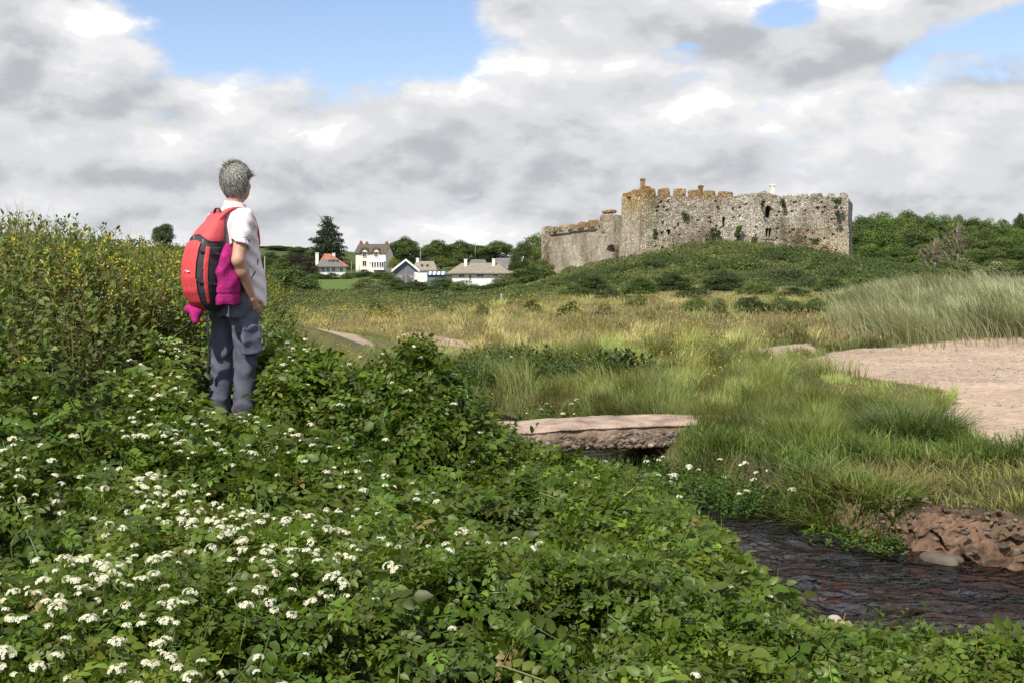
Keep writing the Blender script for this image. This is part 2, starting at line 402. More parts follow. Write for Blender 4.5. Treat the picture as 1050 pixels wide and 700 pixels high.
def groundcol(x, y, z):
    n1 = fbm(x / 1.7, y / 1.7, 61); n2 = fbm(x / 9, y / 12, 62)
    n = np.shape(x)
    c = np.zeros(n + (3,)) + np.array([.085, .082, .034])
    tan = smooth(.38, .6, n2) * smooth(14, 30, y)
    c = c + tan[..., None] * (np.array([.20, .165, .075]) - c) * .8
    gr = smooth(120, 160, y)[..., None]
    c = c * (1 - gr) + gr * np.array([.055, .075, .022])
    dun = (smooth(.25 * y + .2, .25 * y + 2, x) * smooth(21, 23, y) * (1 - smooth(60, 80, y)))[..., None]; c = c * (1 - dun) + dun * np.array([.15, .145, .07])
    field = inpoly(x, y, [(-52, 196), (-26, 200), (-30, 290), (-60, 290)])[..., None]
    c = np.where(field, np.array([.085, .125, .03]), c)
    near = (1 - smooth(8, 12, y))[..., None]
    c = c * (1 - near) + near * np.array([.05, .045, .025])
    sand = np.zeros(n)
    for p in SAND:
        cx = np.mean([q[0] for q in p]); wob = (fbm(x * .8, y * .5, 71) - .5)
        sand = np.maximum(sand, inpoly(x + wob * .6, y + wob * 1.2, p).astype(float))
    peb = smooth(.42, .6, fbm(x / 1.5, y / 1.5, 73)) * smooth(6, 8, x) * smooth(18.5, 13, y)
    sc = np.array([.325, .245, .185]) * (.70 + .6 * fbm(x / .8, y / 1.1, 75, 4))[..., None] * (.88 + .24 * n1)[..., None]
    sc = sc * (1 - .45 * peb[..., None]) + .45 * peb[..., None] * np.array([.24, .205, .18])
    c = c + sand[..., None] * (sc - c)
    sd, side = stream_sd(x, y)
    e = (1 - smooth(.0, .40, sd)) * (y < 12)
    earth = np.array([.135, .088, .058]) * (.55 + .9 * fbm(x * 5, y * 5, 81))[..., None]
    c = c + e[..., None] * (earth - c)
    b = (sd < .0)[..., None]
    bedc = np.array([.10, .056, .034]) * (.5 + 1.1 * fbm(x * 6, y * 6, 83))[..., None]
    c = np.where(b, bedc, c)
    return c, sand

def build_ground():
    t = np.linspace(-1, 1, 620); xs = 1.6 * np.sinh(7.75 * t)
    tb = np.linspace(-3.4, 7.6, 820); ys = 7.5 + 1.2 * np.sinh(tb)
    X, Y = np.meshgrid(xs, ys); Z = H(X, Y)
    c, _ = groundcol(X, Y, Z)
    nx, ny = len(xs), len(ys); i = np.arange(nx * ny).reshape(ny, nx)
    q = np.stack([i[:-1, :-1], i[:-1, 1:], i[1:, 1:], i[1:, :-1]], -1).reshape(-1, 4)
    m = colmat('ground', None, .95, 9., .22, .5, 22., .15, attr=True, detail=10, bdist=.04)
    obj('ground', mesh_np('ground', np.stack([X, Y, Z], -1).reshape(-1, 3), q, None, c.reshape(-1, 3), [m]), kind='structure')
build_ground()

def build_water():
    m, n, l, p = nodes('stream_water')
    n.remove(p)
    tc = n.new('ShaderNodeTexCoord'); mp = n.new('ShaderNodeMapping'); mp.inputs['Rotation'].default_value = (0, 0, R(-48)); mp.inputs['Scale'].default_value = (1.0, 1.9, 1)
    l.new(tc.outputs['Object'], mp.inputs[0])
    n1 = n.new('ShaderNodeTexNoise'); n1.inputs['Scale'].default_value = 4.2; n1.inputs['Detail'].default_value = 5; n1.inputs['Distortion'].default_value = .6; l.new(mp.outputs[0], n1.inputs['Vector'])
    b = n.new('ShaderNodeBump'); b.inputs['Strength'].default_value = .9; b.inputs['Distance'].default_value = .22; l.new(n1.outputs[0], b.inputs['Height'])
    n2 = n.new('ShaderNodeTexNoise'); n2.inputs['Scale'].default_value = 17; n2.inputs['Detail'].default_value = 4; l.new(mp.outputs[0], n2.inputs['Vector'])
    b2 = n.new('ShaderNodeBump'); b2.inputs['Strength'].default_value = .55; b2.inputs['Distance'].default_value = .03; l.new(n2.outputs[0], b2.inputs['Height']); l.new(b.outputs[0], b2.inputs['Normal'])
    fr = n.new('ShaderNodeFresnel'); fr.inputs[0].default_value = 1.30; l.new(b2.outputs[0], fr.inputs['Normal'])
    gl = n.new('ShaderNodeBsdfGlossy'); gl.inputs[0].default_value = (.19, .18, .17, 1); gl.inputs['Roughness'].default_value = .03; l.new(b2.outputs[0], gl.inputs['Normal'])
    tr = n.new('ShaderNodeBsdfTransparent'); tr.inputs[0].default_value = (.66, .47, .36, 1)
    mx = n.new('ShaderNodeMixShader'); l.new(fr.outputs[0], mx.inputs[0]); l.new(tr.outputs[0], mx.inputs[1]); l.new(gl.outputs[0], mx.inputs[2])
    l.new(mx.outputs[0], n['Material Output'].inputs[0])
    # a ribbon a little wider than the stream, rippled; it dips under the banks
    P = []; W_ = []
    for i in range(len(STREAM) - 1):
        for t in np.linspace(0, 1, 24, endpoint=False): P.append(STREAM[i] * (1 - t) + STREAM[i + 1] * t); W_.append(SW[i] * (1 - t) + SW[i + 1] * t)
    P = np.array(P); W_ = np.array(W_)
    for _ in range(30): P[1:-1] = (P[:-2] + P[1:-1] * 2 + P[2:]) / 4
    tg = np.gradient(P, axis=0); tg /= np.linalg.norm(tg, axis=1)[:, None]; nr = np.stack([-tg[:, 1], tg[:, 0]], 1)
    s = np.linspace(-1, 1, 60)
    XY = P[:, None] + nr[:, None] * (s[None, :, None] * (W_[:, None, None] + .35))
    x, y = XY[..., 0], XY[..., 1]
    z = WATER_Z + .075 * (fbm((x * .75 - y * .66) * 1.6, (x * .66 + y * .75) * 4.2, 91) - .5) + .035 * (fbm(x * 9, y * 9, 92) - .5)
    z += .05 * np.exp(-((x - 1.5) / .5) ** 2 - ((y - 7.0) / .25) ** 2)
    k = len(P); i = np.arange(k * 60).reshape(k, 60)
    q = np.stack([i[:-1, :-1], i[:-1, 1:], i[1:, 1:], i[1:, :-1]], -1).reshape(-1, 4)
    obj('water', mesh_np('water', np.stack([x, y, z], -1).reshape(-1, 3), q, None, None, [m]), kind='structure')
build_water()
# ------------------------------------------------------------------ castle
def stone_mat(name, light, dark, white=.5, lichen=0.0, sc=2.5):
    m, n, l, p = nodes(name)
    tc = n.new('ShaderNodeTexCoord')
    mp = n.new('ShaderNodeMapping'); mp.inputs['Scale'].default_value = (1, 1, 1.5); l.new(tc.outputs['Object'], mp.inputs[0])
    v = n.new('ShaderNodeTexVoronoi'); v.inputs['Scale'].default_value = sc; v.inputs['Randomness'].default_value = .9; l.new(mp.outputs[0], v.inputs['Vector'])
    sep = n.new('ShaderNodeSeparateColor'); l.new(v.outputs['Color'], sep.inputs[0])
    def ramp(src, stops):
        r = n.new('ShaderNodeValToRGB'); l.new(src, r.inputs[0]); e = r.color_ramp.elements
        e[0].position, e[0].color = stops[0][0], (*stops[0][1], 1); e[1].position, e[1].color = stops[-1][0], (*stops[-1][1], 1)
        for q, c in stops[1:-1]: k = e.new(q); k.color = (*c, 1)
        return r.outputs[0]
    def noise(scale, detail=6, src=tc.outputs['Object']):
        z = n.new('ShaderNodeTexNoise'); z.inputs['Scale'].default_value = scale; z.inputs['Detail'].default_value = detail; l.new(src, z.inputs['Vector']); return z.outputs[0]
    def mix(f, a, b, mode='MIX'):
        x = n.new('ShaderNodeMix'); x.data_type = 'RGBA'; x.blend_type = mode
        for s, i in ((f, 0), (a, 6), (b, 7)):
            if isinstance(s, (int, float)): x.inputs[i].default_value = s
            elif isinstance(s, tuple): x.inputs[i].default_value = (*s, 1)
            else: l.new(s, x.inputs[i])
        return x.outputs[2]
    mid = tuple((a + b) / 2 for a, b in zip(light, dark))
    base = ramp(sep.outputs[0], [(0, dark), (.35, mid), (.75, light), (1, tuple(min(1, c * 1.25) for c in light))])
    # pale lichen crust in blotches
    wf = ramp(noise(.26, 9), [(.42, (0, 0, 0)), (.60, (white,) * 3)])
    wf2 = ramp(noise(2.6, 5), [(.40, (0, 0, 0)), (.58, (1, 1, 1))])
    wm = n.new('ShaderNodeMath'); wm.operation = 'MULTIPLY'; l.new(wf, wm.inputs[0]); l.new(wf2, wm.inputs[1])
    c = mix(wm.outputs[0], base, (.58, .545, .485))
    # dark pits and joints
    df = ramp(noise(3.3, 3), [(.62, (0, 0, 0)), (.72, (.75, .75, .75))])
    c = mix(df, c, (.075, .07, .06))
    if lichen:
        of = ramp(noise(.8, 5), [(.30, (0, 0, 0)), (.50, (lichen,) * 3)])
        c = mix(of, c, (.33, .205, .085))
    gf = ramp(noise(.5, 7), [(.56, (0, 0, 0)), (.72, (.55, .55, .55))])
    c = mix(gf, c, (.12, .115, .05))
    c = mix(1.0, c, ramp(noise(.15, 6), [(.38, (.70, .66, .59)), (.60, (1.16, 1.15, 1.12))]), 'MULTIPLY')
    a = n.new('ShaderNodeAttribute'); a.attribute_name = 'Col'
    c = mix(1.0, c, a.outputs[0], 'MULTIPLY')
    l.new(c, p.inputs['Base Color']); p.inputs['Roughness'].default_value = .95; p.inputs['Specular IOR Level'].default_value = .1
    b = n.new('ShaderNodeBump'); b.inputs['Strength'].default_value = 1; b.inputs['Distance'].default_value = .25
    v2 = n.new('ShaderNodeTexVoronoi'); v2.feature = 'DISTANCE_TO_EDGE'; v2.inputs['Scale'].default_value = sc; v2.inputs['Randomness'].default_value = .9; l.new(mp.outputs[0], v2.inputs['Vector'])
    mr = n.new('ShaderNodeMapRange'); mr.inputs[2].default_value = .12; l.new(v2.outputs[0], mr.inputs[0])
    l.new(mr.outputs[0], b.inputs['Height']); l.new(b.outputs[0], p.inputs['Normal'])
    return m

M_st = stone_mat('pale_rubble_stone', (.48, .435, .37), (.25, .22, .18), .9)
M_st2 = stone_mat('tan_rubble_stone', (.47, .415, .34), (.32, .275, .22), .5)
M_sto = stone_mat('lichened_stone', (.40, .34, .27), (.24, .19, .145), .5, .5)
M_void = colmat('dark_interior', (.012, .011, .010), 1, 4, .3, 0)  # unlit rooms behind the openings, their darkness put into the colour

def wall_run(name, p0, p1, zb, top, cell, disp, thick, mat, parent, tint=None):
    """one stretch of masonry from p0 to p1 as a closed solid; disp(u, v) pushes the face outward"""
    p0 = np.array(p0, float); p1 = np.array(p1, float); L = np.linalg.norm(p1 - p0); d = (p1 - p0) / L
    nrm = np.array([d[1], -d[0]])
    nu = int(L / cell) + 1; us = np.linspace(0, L, nu); zt = np.array([top(u) for u in us])
    nv = int((zt.max() - zb) / cell) + 1; ts = np.linspace(0, 1, nv)
    U = np.repeat(us[None], nv, 0); Vz = zb + ts[:, None] * (zt - zb)[None]
    D = disp(U, Vz) + .10 * (fbm(U * 1.9, Vz * 2.4, 7, 3) - .5) + .35 * (fbm(U * .35, Vz * .3, 8, 2) - .5)
    X = p0[0] + d[0] * U + nrm[0] * D; Y = p0[1] + d[1] * U + nrm[1] * D
    V = np.stack([X, Y, Vz], -1).reshape(-1, 3); i = np.arange(nu * nv).reshape(nv, nu)
    Q = [np.stack([i[:-1, :-1], i[:-1, 1:], i[1:, 1:], i[1:, :-1]], -1).reshape(-1, 4)]
    b0 = nu * nv; bt = b0 + np.arange(nu); bb = b0 + nu + np.arange(nu)
    back = np.stack([p0[0] + d[0] * us - nrm[0] * thick, p0[1] + d[1] * us - nrm[1] * thick], -1)
    V = np.concatenate([V, np.c_[back, zt], np.c_[back, np.full(nu, zb)]])
    f = i[-1]
    Q.append(np.stack([f[:-1], f[1:], bt[1:], bt[:-1]], -1)); Q.append(np.stack([bt[:-1], bt[1:], bb[1:], bb[:-1]], -1))
    # end faces
    T = []
    for k in (0, nu - 1):
        for j in range(nv - 1): T.append((i[j, k], i[j + 1, k], bb[k]))
        T.append((i[-1, k], bt[k], bb[k]))
    c = np.ones((len(V), 3)) if tint is None else np.concatenate([tint(U, Vz).reshape(-1, 3), np.ones((2 * nu, 3))])
    return obj(name, mesh_np(name, V, np.concatenate(Q), T, c, [mat], False), parent)

def rough_block(size, seed, n=5, amp=.12, c=(1, 1, 1), taper=.06):
    """a weathered block: subdivided box with noise, rounded edges; base at z = 0"""
    V = []; F = []; idx = {}
    def vert(i, j, k):
        if (i, j, k) not in idx:
            idx[(i, j, k)] = len(V); V.append((i / n * 2 - 1, j / n * 2 - 1, k / n * 2 - 1))
        return idx[(i, j, k)]
    for a in range(n):
        for b in range(n):
            for s in (0, n):
                q = [vert(a, b, s), vert(a + 1, b, s), vert(a + 1, b + 1, s), vert(a, b + 1, s)]; F.append(q if s else q[::-1])
                q = [vert(a, s, b), vert(a + 1, s, b), vert(a + 1, s, b + 1), vert(a, s, b + 1)]; F.append(q[::-1] if s else q)
                q = [vert(s, a, b), vert(s, a + 1, b), vert(s, a + 1, b + 1), vert(s, a, b + 1)]; F.append(q if s else q[::-1])
    V = np.array(V)
    r = (np.abs(V) ** 6).sum(1) ** (1 / 6); V = V / r[:, None]
    V *= (1 - taper * (V[:, 2:3] + 1) * .5) * np.array([1, 1, 1])
    s = np.array(size) / 2
    V = V * s
    nz = np.stack([vnoise3(V[:, 0] * 2.2 + 5 * q, V[:, 1] * 2.2, V[:, 2] * 2.2 + seed * 3.3, seed + q) - .5 for q in range(3)], 1)
    V = V + nz * amp * 2; V[:, 2] += s[2]
    return V, np.array(F)

castle = empty('castle', (0, 0, 0), label='ruined grey stone castle with crenellated walls on a green mound', cat='castle')
Cc, Dd, Ee, Bb, Aa, Dr = (22.4, 195.0), (56.3, 197.0), (19.3, 206.0), (18.9, 207.5), (7.4, 240.0), (61.6, 213.0)
PXM = np.hypot(Dd[0] - Cc[0], Dd[1] - Cc[1]) / (868 - 663)      # metres along the main wall per photo pixel
def wu(px): return (px - 663) * PXM
def wz(py): return (HOR - py) / F * 196

def openings(lst):
    def f(U, V):
        D = np.zeros_like(U)
        for (px, py, w, h, arch) in lst:
            u, z, hw, hh = wu(px), wz(py), w * PXM / 2, h * .1633 / 2
            dx = np.abs(U - u) / hw; zz = V - z
            ok = (dx < 1) & (zz > -hh)
            t = hh - (hw if arch else 0)
            ok &= (zz < t) | (arch & ((dx ** 2 + ((zz - t) / hw) ** 2) < 1))
            D = np.where(ok, -1.3, D)
        return D
    return f
MAIN_OPEN = [(787.6, 217.5, 5.4, 11.5, True), (785.9, 238.5, 2.4, 8, True), (788.9, 238.5, 2.4, 8, True), (742, 228, 2.3, 10.5, True), (686, 239, 1.9, 5, False), (788, 260, 6, 6, True),
             (838, 214, 1.6, 3, False)]
op = openings(MAIN_OPEN)
holes = [(rng.uniform(667, 862), rng.uniform(206, 262)) for _ in range(70)]
def main_disp(U, V):
    D = op(U, V)
    right = U > wu(803)
    D = D + np.where(right, .55, 0) + np.where((U > wu(849)), .35, 0)
    D = D + np.where(right & (V < wz(234)), .22, 0)                    # thicker below the string course
    D = D + np.where((U > wu(781)) & (U < wu(795)) & (V < wz(231)) & (V > wz(246)), .12, 0) * (D > -.5)
    D = D + smooth(9, -1, V) * .9 * (U < wu(690))                       # battered foot at the corner
    for (hx, hz) in holes:
        D = np.where((np.abs(U - wu(hx)) < .17) & (np.abs(V - wz(hz)) < .17), D - .4, D)
    return D
def main_top(u):
    px = 663 + u / PXM
    y = np.interp(px, [663, 752, 760, 775, 790, 800, 868], [201.5, 201.5, 199, 198, 199.5, 201, 202])
    return wz(y) + .22 * (vnoise(u * 1.3, 2.2, 4) - .5)
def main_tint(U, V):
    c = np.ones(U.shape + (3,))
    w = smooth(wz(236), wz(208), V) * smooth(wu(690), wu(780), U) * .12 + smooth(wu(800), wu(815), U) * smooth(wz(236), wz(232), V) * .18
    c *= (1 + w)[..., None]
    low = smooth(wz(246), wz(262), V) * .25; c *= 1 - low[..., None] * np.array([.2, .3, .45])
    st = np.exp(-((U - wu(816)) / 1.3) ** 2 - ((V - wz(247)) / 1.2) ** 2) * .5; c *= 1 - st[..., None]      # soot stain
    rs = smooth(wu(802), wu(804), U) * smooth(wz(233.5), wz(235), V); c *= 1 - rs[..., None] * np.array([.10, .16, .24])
    ed = np.exp(-((U - wu(803)) / .35) ** 2) * .4 + np.exp(-((U - wu(848.5)) / .3) ** 2) * .3 + np.exp(-((V - wz(234.3)) / .13) ** 2) * (U > wu(803)) * (U < wu(849)) * .5; c *= 1 - np.clip(ed, 0, .6)[..., None] * np.array([.9, .85, 1.])  # shadow lines at the wall breaks and string course, darkened into the tint
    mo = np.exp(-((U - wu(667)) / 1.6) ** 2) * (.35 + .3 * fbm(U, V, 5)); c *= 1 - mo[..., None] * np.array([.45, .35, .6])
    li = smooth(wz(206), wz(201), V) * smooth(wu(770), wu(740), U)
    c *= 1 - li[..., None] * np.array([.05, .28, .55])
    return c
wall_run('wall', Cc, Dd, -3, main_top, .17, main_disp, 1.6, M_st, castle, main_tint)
def plate(w, h, c, nrm):  # dark plate, the shade behind an opening put into its colour
    pass
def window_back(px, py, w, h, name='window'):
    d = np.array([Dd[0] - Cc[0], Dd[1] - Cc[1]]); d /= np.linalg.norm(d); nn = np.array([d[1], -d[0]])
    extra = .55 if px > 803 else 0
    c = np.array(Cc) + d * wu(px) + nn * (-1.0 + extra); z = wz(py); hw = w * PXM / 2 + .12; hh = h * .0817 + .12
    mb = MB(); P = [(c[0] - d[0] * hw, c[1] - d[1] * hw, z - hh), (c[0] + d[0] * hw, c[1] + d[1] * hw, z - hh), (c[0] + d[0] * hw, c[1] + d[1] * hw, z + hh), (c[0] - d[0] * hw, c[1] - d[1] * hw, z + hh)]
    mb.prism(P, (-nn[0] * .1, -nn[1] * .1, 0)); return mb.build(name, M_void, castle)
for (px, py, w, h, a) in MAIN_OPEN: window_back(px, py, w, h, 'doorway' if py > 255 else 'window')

# side face of the corner tower (lichened), returning wall, right return
def side_top(u): return 14.2 + .25 * (vnoise(u * 1.1, .3, 6) - .5)
def side_disp(U, V): return smooth(8, -2, V) * 1.3 + .35 * np.sin(U * 1.4)
def side_tint(U, V):
    k = (smooth(8.5, 13.5, V) * (.55 + .6 * fbm(U * .8, V * .5, 3, 3)))[..., None]; return np.clip(1.08 - k * np.array([.0, .24, .52]), 0, 2)
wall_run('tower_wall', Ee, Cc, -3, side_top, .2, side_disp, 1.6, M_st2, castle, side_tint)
wall_run('return_wall', Dd, Dr, -3, lambda u: 13.4, .3, lambda U, V: 0 * U + .3, 1.2, M_st, castle)
wall_run('rear_wall', Dr, (30, 222), -3, lambda u: 12.0, .6, lambda U, V: 0 * U, 1.2, M_st2, castle)

# receding curtain wall on the left
Lw = np.hypot(Aa[0] - Bb[0], Aa[1] - Bb[1])
def tw(px):            # photo column -> run along the curtain wall from A
    a = np.array(Aa); d = (np.array(Bb) - a) / Lw; k = (px - 525) / F
    return (k * a[1] - a[0]) / (d[0] - k * d[1])
def wdepth(u): return Aa[1] + (Bb[1] - Aa[1]) * u / Lw
def ztop(px, py): return (HOR - py) / F * wdepth(tw(px))
u_t0 = tw(617)
def wing_top(u):
    b = 9.45 + .2 * u / Lw
    if u > tw(629): return ztop(630, 221.5)
    return b + .12 * (vnoise(u * 1.5, 9.1, 5) - .5)
WOPEN = [(622.0, 231.5, 9, 4.2), (632.0, 255, 10, 7.5)]
def wing_disp(U, V):
    z0 = np.vectorize(lambda q: 0)(U)
    D = np.where(V > 8.6 + .5 * U / Lw, .28, 0.0)                       # oversailing parapet
    D = D * (U < u_t0) + np.where(U > u_t0, .9, 0)
    D += smooth(3.5, -2, V) * .6
    for (px, py, w, h) in WOPEN:
        u = tw(px); dd = wdepth(u); hw = (tw(px + w / 2) - tw(px - w / 2)) / 2; z = (HOR - py) / F * dd; hh = h / 2 / F * dd
        ok = (np.abs(U - u) < hw) & (V > z - hh) & (V < z + hh * (1 - .9 * ((U - u) / hw) ** 2)); D = np.where(ok, D - 1.6, D)
    return D
wall_run('curtain_wall', Aa, Bb, -4, wing_top, .2, wing_disp, 1.5, M_st2, castle, lambda U, V: 1 - .25 * (np.abs(V - (8.7 + .5 * U / Lw)) < .12)[..., None] * np.ones(3))  # shadow line beneath the parapet painted in as a darker band
dW = (np.array(Bb) - np.array(Aa)) / Lw; nW = np.array([dW[1], -dW[0]])
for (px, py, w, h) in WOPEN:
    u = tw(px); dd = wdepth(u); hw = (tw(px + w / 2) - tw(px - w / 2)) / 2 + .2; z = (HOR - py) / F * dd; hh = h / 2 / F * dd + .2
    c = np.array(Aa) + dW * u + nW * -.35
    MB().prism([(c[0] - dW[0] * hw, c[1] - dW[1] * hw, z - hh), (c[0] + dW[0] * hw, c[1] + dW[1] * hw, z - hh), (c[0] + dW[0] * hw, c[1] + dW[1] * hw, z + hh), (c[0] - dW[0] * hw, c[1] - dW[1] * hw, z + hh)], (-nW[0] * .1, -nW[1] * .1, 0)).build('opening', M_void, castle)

def block(name, x, y, z, size, rot, mat, seed, amp=.12, c=(1, 1, 1), taper=.06, parent=castle, n=5):
    V, Q = rough_block(size, seed, n, amp, c, taper)
    ca, sa = math.cos(rot), math.sin(rot)
    V = np.stack([x + ca * V[:, 0] - sa * V[:, 1], y + sa * V[:, 0] + ca * V[:, 1], z + V[:, 2]], 1)
    return obj(name, mesh_np(name, V, Q, None, np.ones((len(V), 3)) * np.array(c), [mat], False), parent)

dM = np.array([Dd[0] - Cc[0], Dd[1] - Cc[1]]); dM /= np.linalg.norm(dM); nM = np.array([dM[1], -dM[0]]); rotM = math.atan2(dM[1], dM[0])
for k, (x0, x1, y0, y1) in enumerate([(661, 673, 193, 203), (675, 688, 192.8, 203), (691, 704, 193.2, 203), (706, 719, 194.3, 203), (721, 734, 195.2, 203), (736, 752, 196.3, 203),
                                      (805, 815, 199.2, 204), (817, 829, 198, 204), (831, 844, 197.3, 204), (847, 856, 196.8, 204), (860, 868.5, 196.5, 204)]):
    u = wu((x0 + x1) / 2); ex = .5 if x0 > 800 else -.1
    if x0 > 846: ex += .3
    p = np.array(Cc) + dM * u + nM * (ex - .55)
    block('merlon', p[0], p[1], wz(y1), ((x1 - x0) * PXM, 1.2, wz(y0) - wz(y1)), rotM, M_sto if x0 < 745 else M_st, k + 1, .16, c=(1.02, .95, .82) if x0 < 745 else (1, 1, 1), taper=.1 if x0 < 800 else .3)
dS = np.array([Cc[0] - Ee[0], Cc[1] - Ee[1]]); LS = np.linalg.norm(dS); dS /= LS; nS = np.array([dS[1], -dS[0]])
for k, (t0, t1) in enumerate([(.02, .33), (.37, .66), (.70, .98)]):
    p = np.array(Ee) + dS * LS * (t0 + t1) / 2 - nS * .5
    block('merlon', p[0], p[1], 13.9, ((t1 - t0) * LS, 1.2, 1.0 + .25 * k), math.atan2(dS[1], dS[0]), M_sto, 20 + k, .12, c=(1, .86, .62))
# merlons and the stub turret along the curtain wall
for k, (x0, x1, y0) in enumerate([(562, 566.5, 232.3), (567.5, 573, 232), (574, 581, 230.8), (583, 590, 229.6), (592.5, 601.5, 227.4), (603.5, 613.5, 225)]):
    u0, u1 = tw(x0), tw(x1); u = (u0 + u1) / 2; dd = wdepth(u); p = np.array(Aa) + dW * u + nW * -.1
    zt = (HOR - y0) / F * dd; zb = wing_top(u) - .3
    block('merlon', p[0], p[1], zb, ((u1 - u0) * .86, 1.3, zt - zb), math.atan2(dW[1], dW[0]), M_st2 if k < 3 else M_sto, 30 + k, .14, c=(1, .95, .85), taper=.12)
u0, u1 = tw(618.5), tw(629); u = (u0 + u1) / 2; dd = wdepth(u); p = np.array(Aa) + dW * u + nW * -.2
block('stub_turret', p[0], p[1], 8, (u1 - u0, 2.4, (HOR - 219) / F * dd - 8), math.atan2(dW[1], dW[0]), M_st2, 51, .2, n=8)
block('turret_cap', p[0], p[1], (HOR - 218.6) / F * dd, (u1 - u0 - .8, 1.6, .55), math.atan2(dW[1], dW[0]), M_sto, 52, .15, c=(1, .88, .68))
block('corner_turret', Aa[0] - .1, Aa[1] - .6, 2.6, (1.5, 2.6, 8.2), math.atan2(dW[1], dW[0]), M_st2, 53, .12, n=8)
block('corbel', Aa[0] + .05, Aa[1] - .4, 1.4, (1.0, 1.8, 1.3), math.atan2(dW[1], dW[0]), M_st2, 54, .12)
# sloping buttress at the junction
mb = MB(); zb = -3
a, b = at(634, 246, 203), at(640.5, 285, 200.5)
mb.prism([(17.6, 202.5, zb), (20.4, 201.5, zb), (20.4, 201.8, 5.8), (19.6, 203.5, 6.8), (18.6, 203.0, 2.2)], (1.2, 4.5, 0))
mb.build('buttress', M_st, castle)
# chimneys
def chimney(px, d, y0, y1, wpx, mat, c=(1, 1, 1)):
    x, y, zt = at(px, y0, d); _, _, zb = at(px, y1, d)
    w = wpx / F * d
    ch = block('chimney', x, y, zb, (w, w, zt - zb), rotM, mat, int(px), .07, c, .03)
    V, Q = rough_block((w * 1.25, w * 1.25, .35), 3, 3, .05); V += np.array([x, y, zt - .45])
    obj('cap', mesh_np('cap', V, Q, None, np.ones((len(V), 3)) * np.array(c), [mat], False), ch)
chimney(659, 198.5, 182.5, 204, 4.6, M_sto, (1, .85, .65))
chimney(718.5, 205, 189.8, 206, 4.6, M_sto, (1, .9, .8))
M_lime = colmat('limewash', (.62, .59, .54), .9, 1.2, .25, .3, 5)
chimney(792, 202, 188.6, 204, 4.6, M_lime)
mb = MB(); g0, g1, gp = at(775, 199.5, 199.5), at(790.5, 199.5, 199.5), at(784, 195.3, 199.5)
mb.prism([(g0[0], g0[1], g0[2] - 1), (g1[0], g1[1], g1[2] - 1), g1, gp, g0], (.4, 6, 0)); mb.build('gable', M_st, castle)

# ------------------------------------------------------------------ leaf masses on and round the castle
def leafmass(sc, C, r, n, size, base, flat=1.0, dv=.22, front=None, clump=.0):
    """leaf cards in a lumpy shell round C (radii r)"""
    u = unit(n); rad = rng.uniform(.75, 1.05, n)[:, None]
    P = np.asarray(C) + u * np.asarray(r) * rad
    nr = u + .55 * unit(n); f = np.cross(nr, unit(n))
    sc.add(SV, SQ, None, P, basis(f, nr), rng.uniform(.7, 1.3, n) * size, vary(base, n, dv))

def ivy(px, py, w, h, lab, base=(.062, .085, .026), d=195.2, thick=.22, nm='ivy', bush=False, n=900):
    sc = Scatter(); x, y, z = at(px, py, d)
    W_, H_ = w / F * d / 2, h / F * d / 2
    for i in range(9):
        ox, oz = rng.uniform(-.8, .8), rng.uniform(-.85, .85); q = rng.uniform(.2, .5)
        leafmass(sc, (ox * W_, -.05, oz * H_ + H_), (W_ * q, thick, H_ * q), n // 9, .22, np.array(base) * rng.uniform(.75, 1.25))
    o = obj(nm, sc.mesh(nm, [M_tree]), None, (x, y - (.12 if px < 803 else .75), z - H_), label=lab, cat='plant')
    return o
ivy(733, 249, 20, 20, 'round green bush at the foot of the castle wall', thick=1.6, nm='shrub', n=2600)
ivy(733.5, 238, 10, 8, 'small ivy tuft just above the round bush on the castle wall', n=600)
ivy(757, 237, 8, 14, 'upright ivy patch left of the twin lancet window', n=900, base=(.06, .11, .022))
ivy(756, 249, 6, 8, 'lowest ivy tuft under the upright patch on the castle wall', n=400)
ivy(775, 249, 11, 13, 'ivy patch low on the wall near the castle doorway', n=800)
ivy(672, 240, 5, 12, 'thin ivy streak near the left corner of the main wall', n=400)
ivy(834, 246, 11, 10, 'bright green ivy tuft on the lower right part of the wall', n=800, base=(.08, .13, .025))
ivy(802, 210, 5, 12, 'ivy hanging in the angle right of the arched window', n=500)
ivy(857, 209, 9, 10, 'ivy growing beneath the top right merlons', n=600, base=(.06, .085, .025))
ivy(856, 222, 6, 6, 'small ivy tuft halfway up the right edge of the castle', n=350)
ivy(845, 257, 10, 9, 'orange brown creeper at the foot of the right wall', n=600, base=(.16, .115, .04))
ivy(702, 221, 7, 7, 'faint ivy tuft high on the left half of the wall', n=400, base=(.09, .10, .045))
ivy(782, 213, 4, 14, 'narrow ivy streak left of the arched window', n=300)
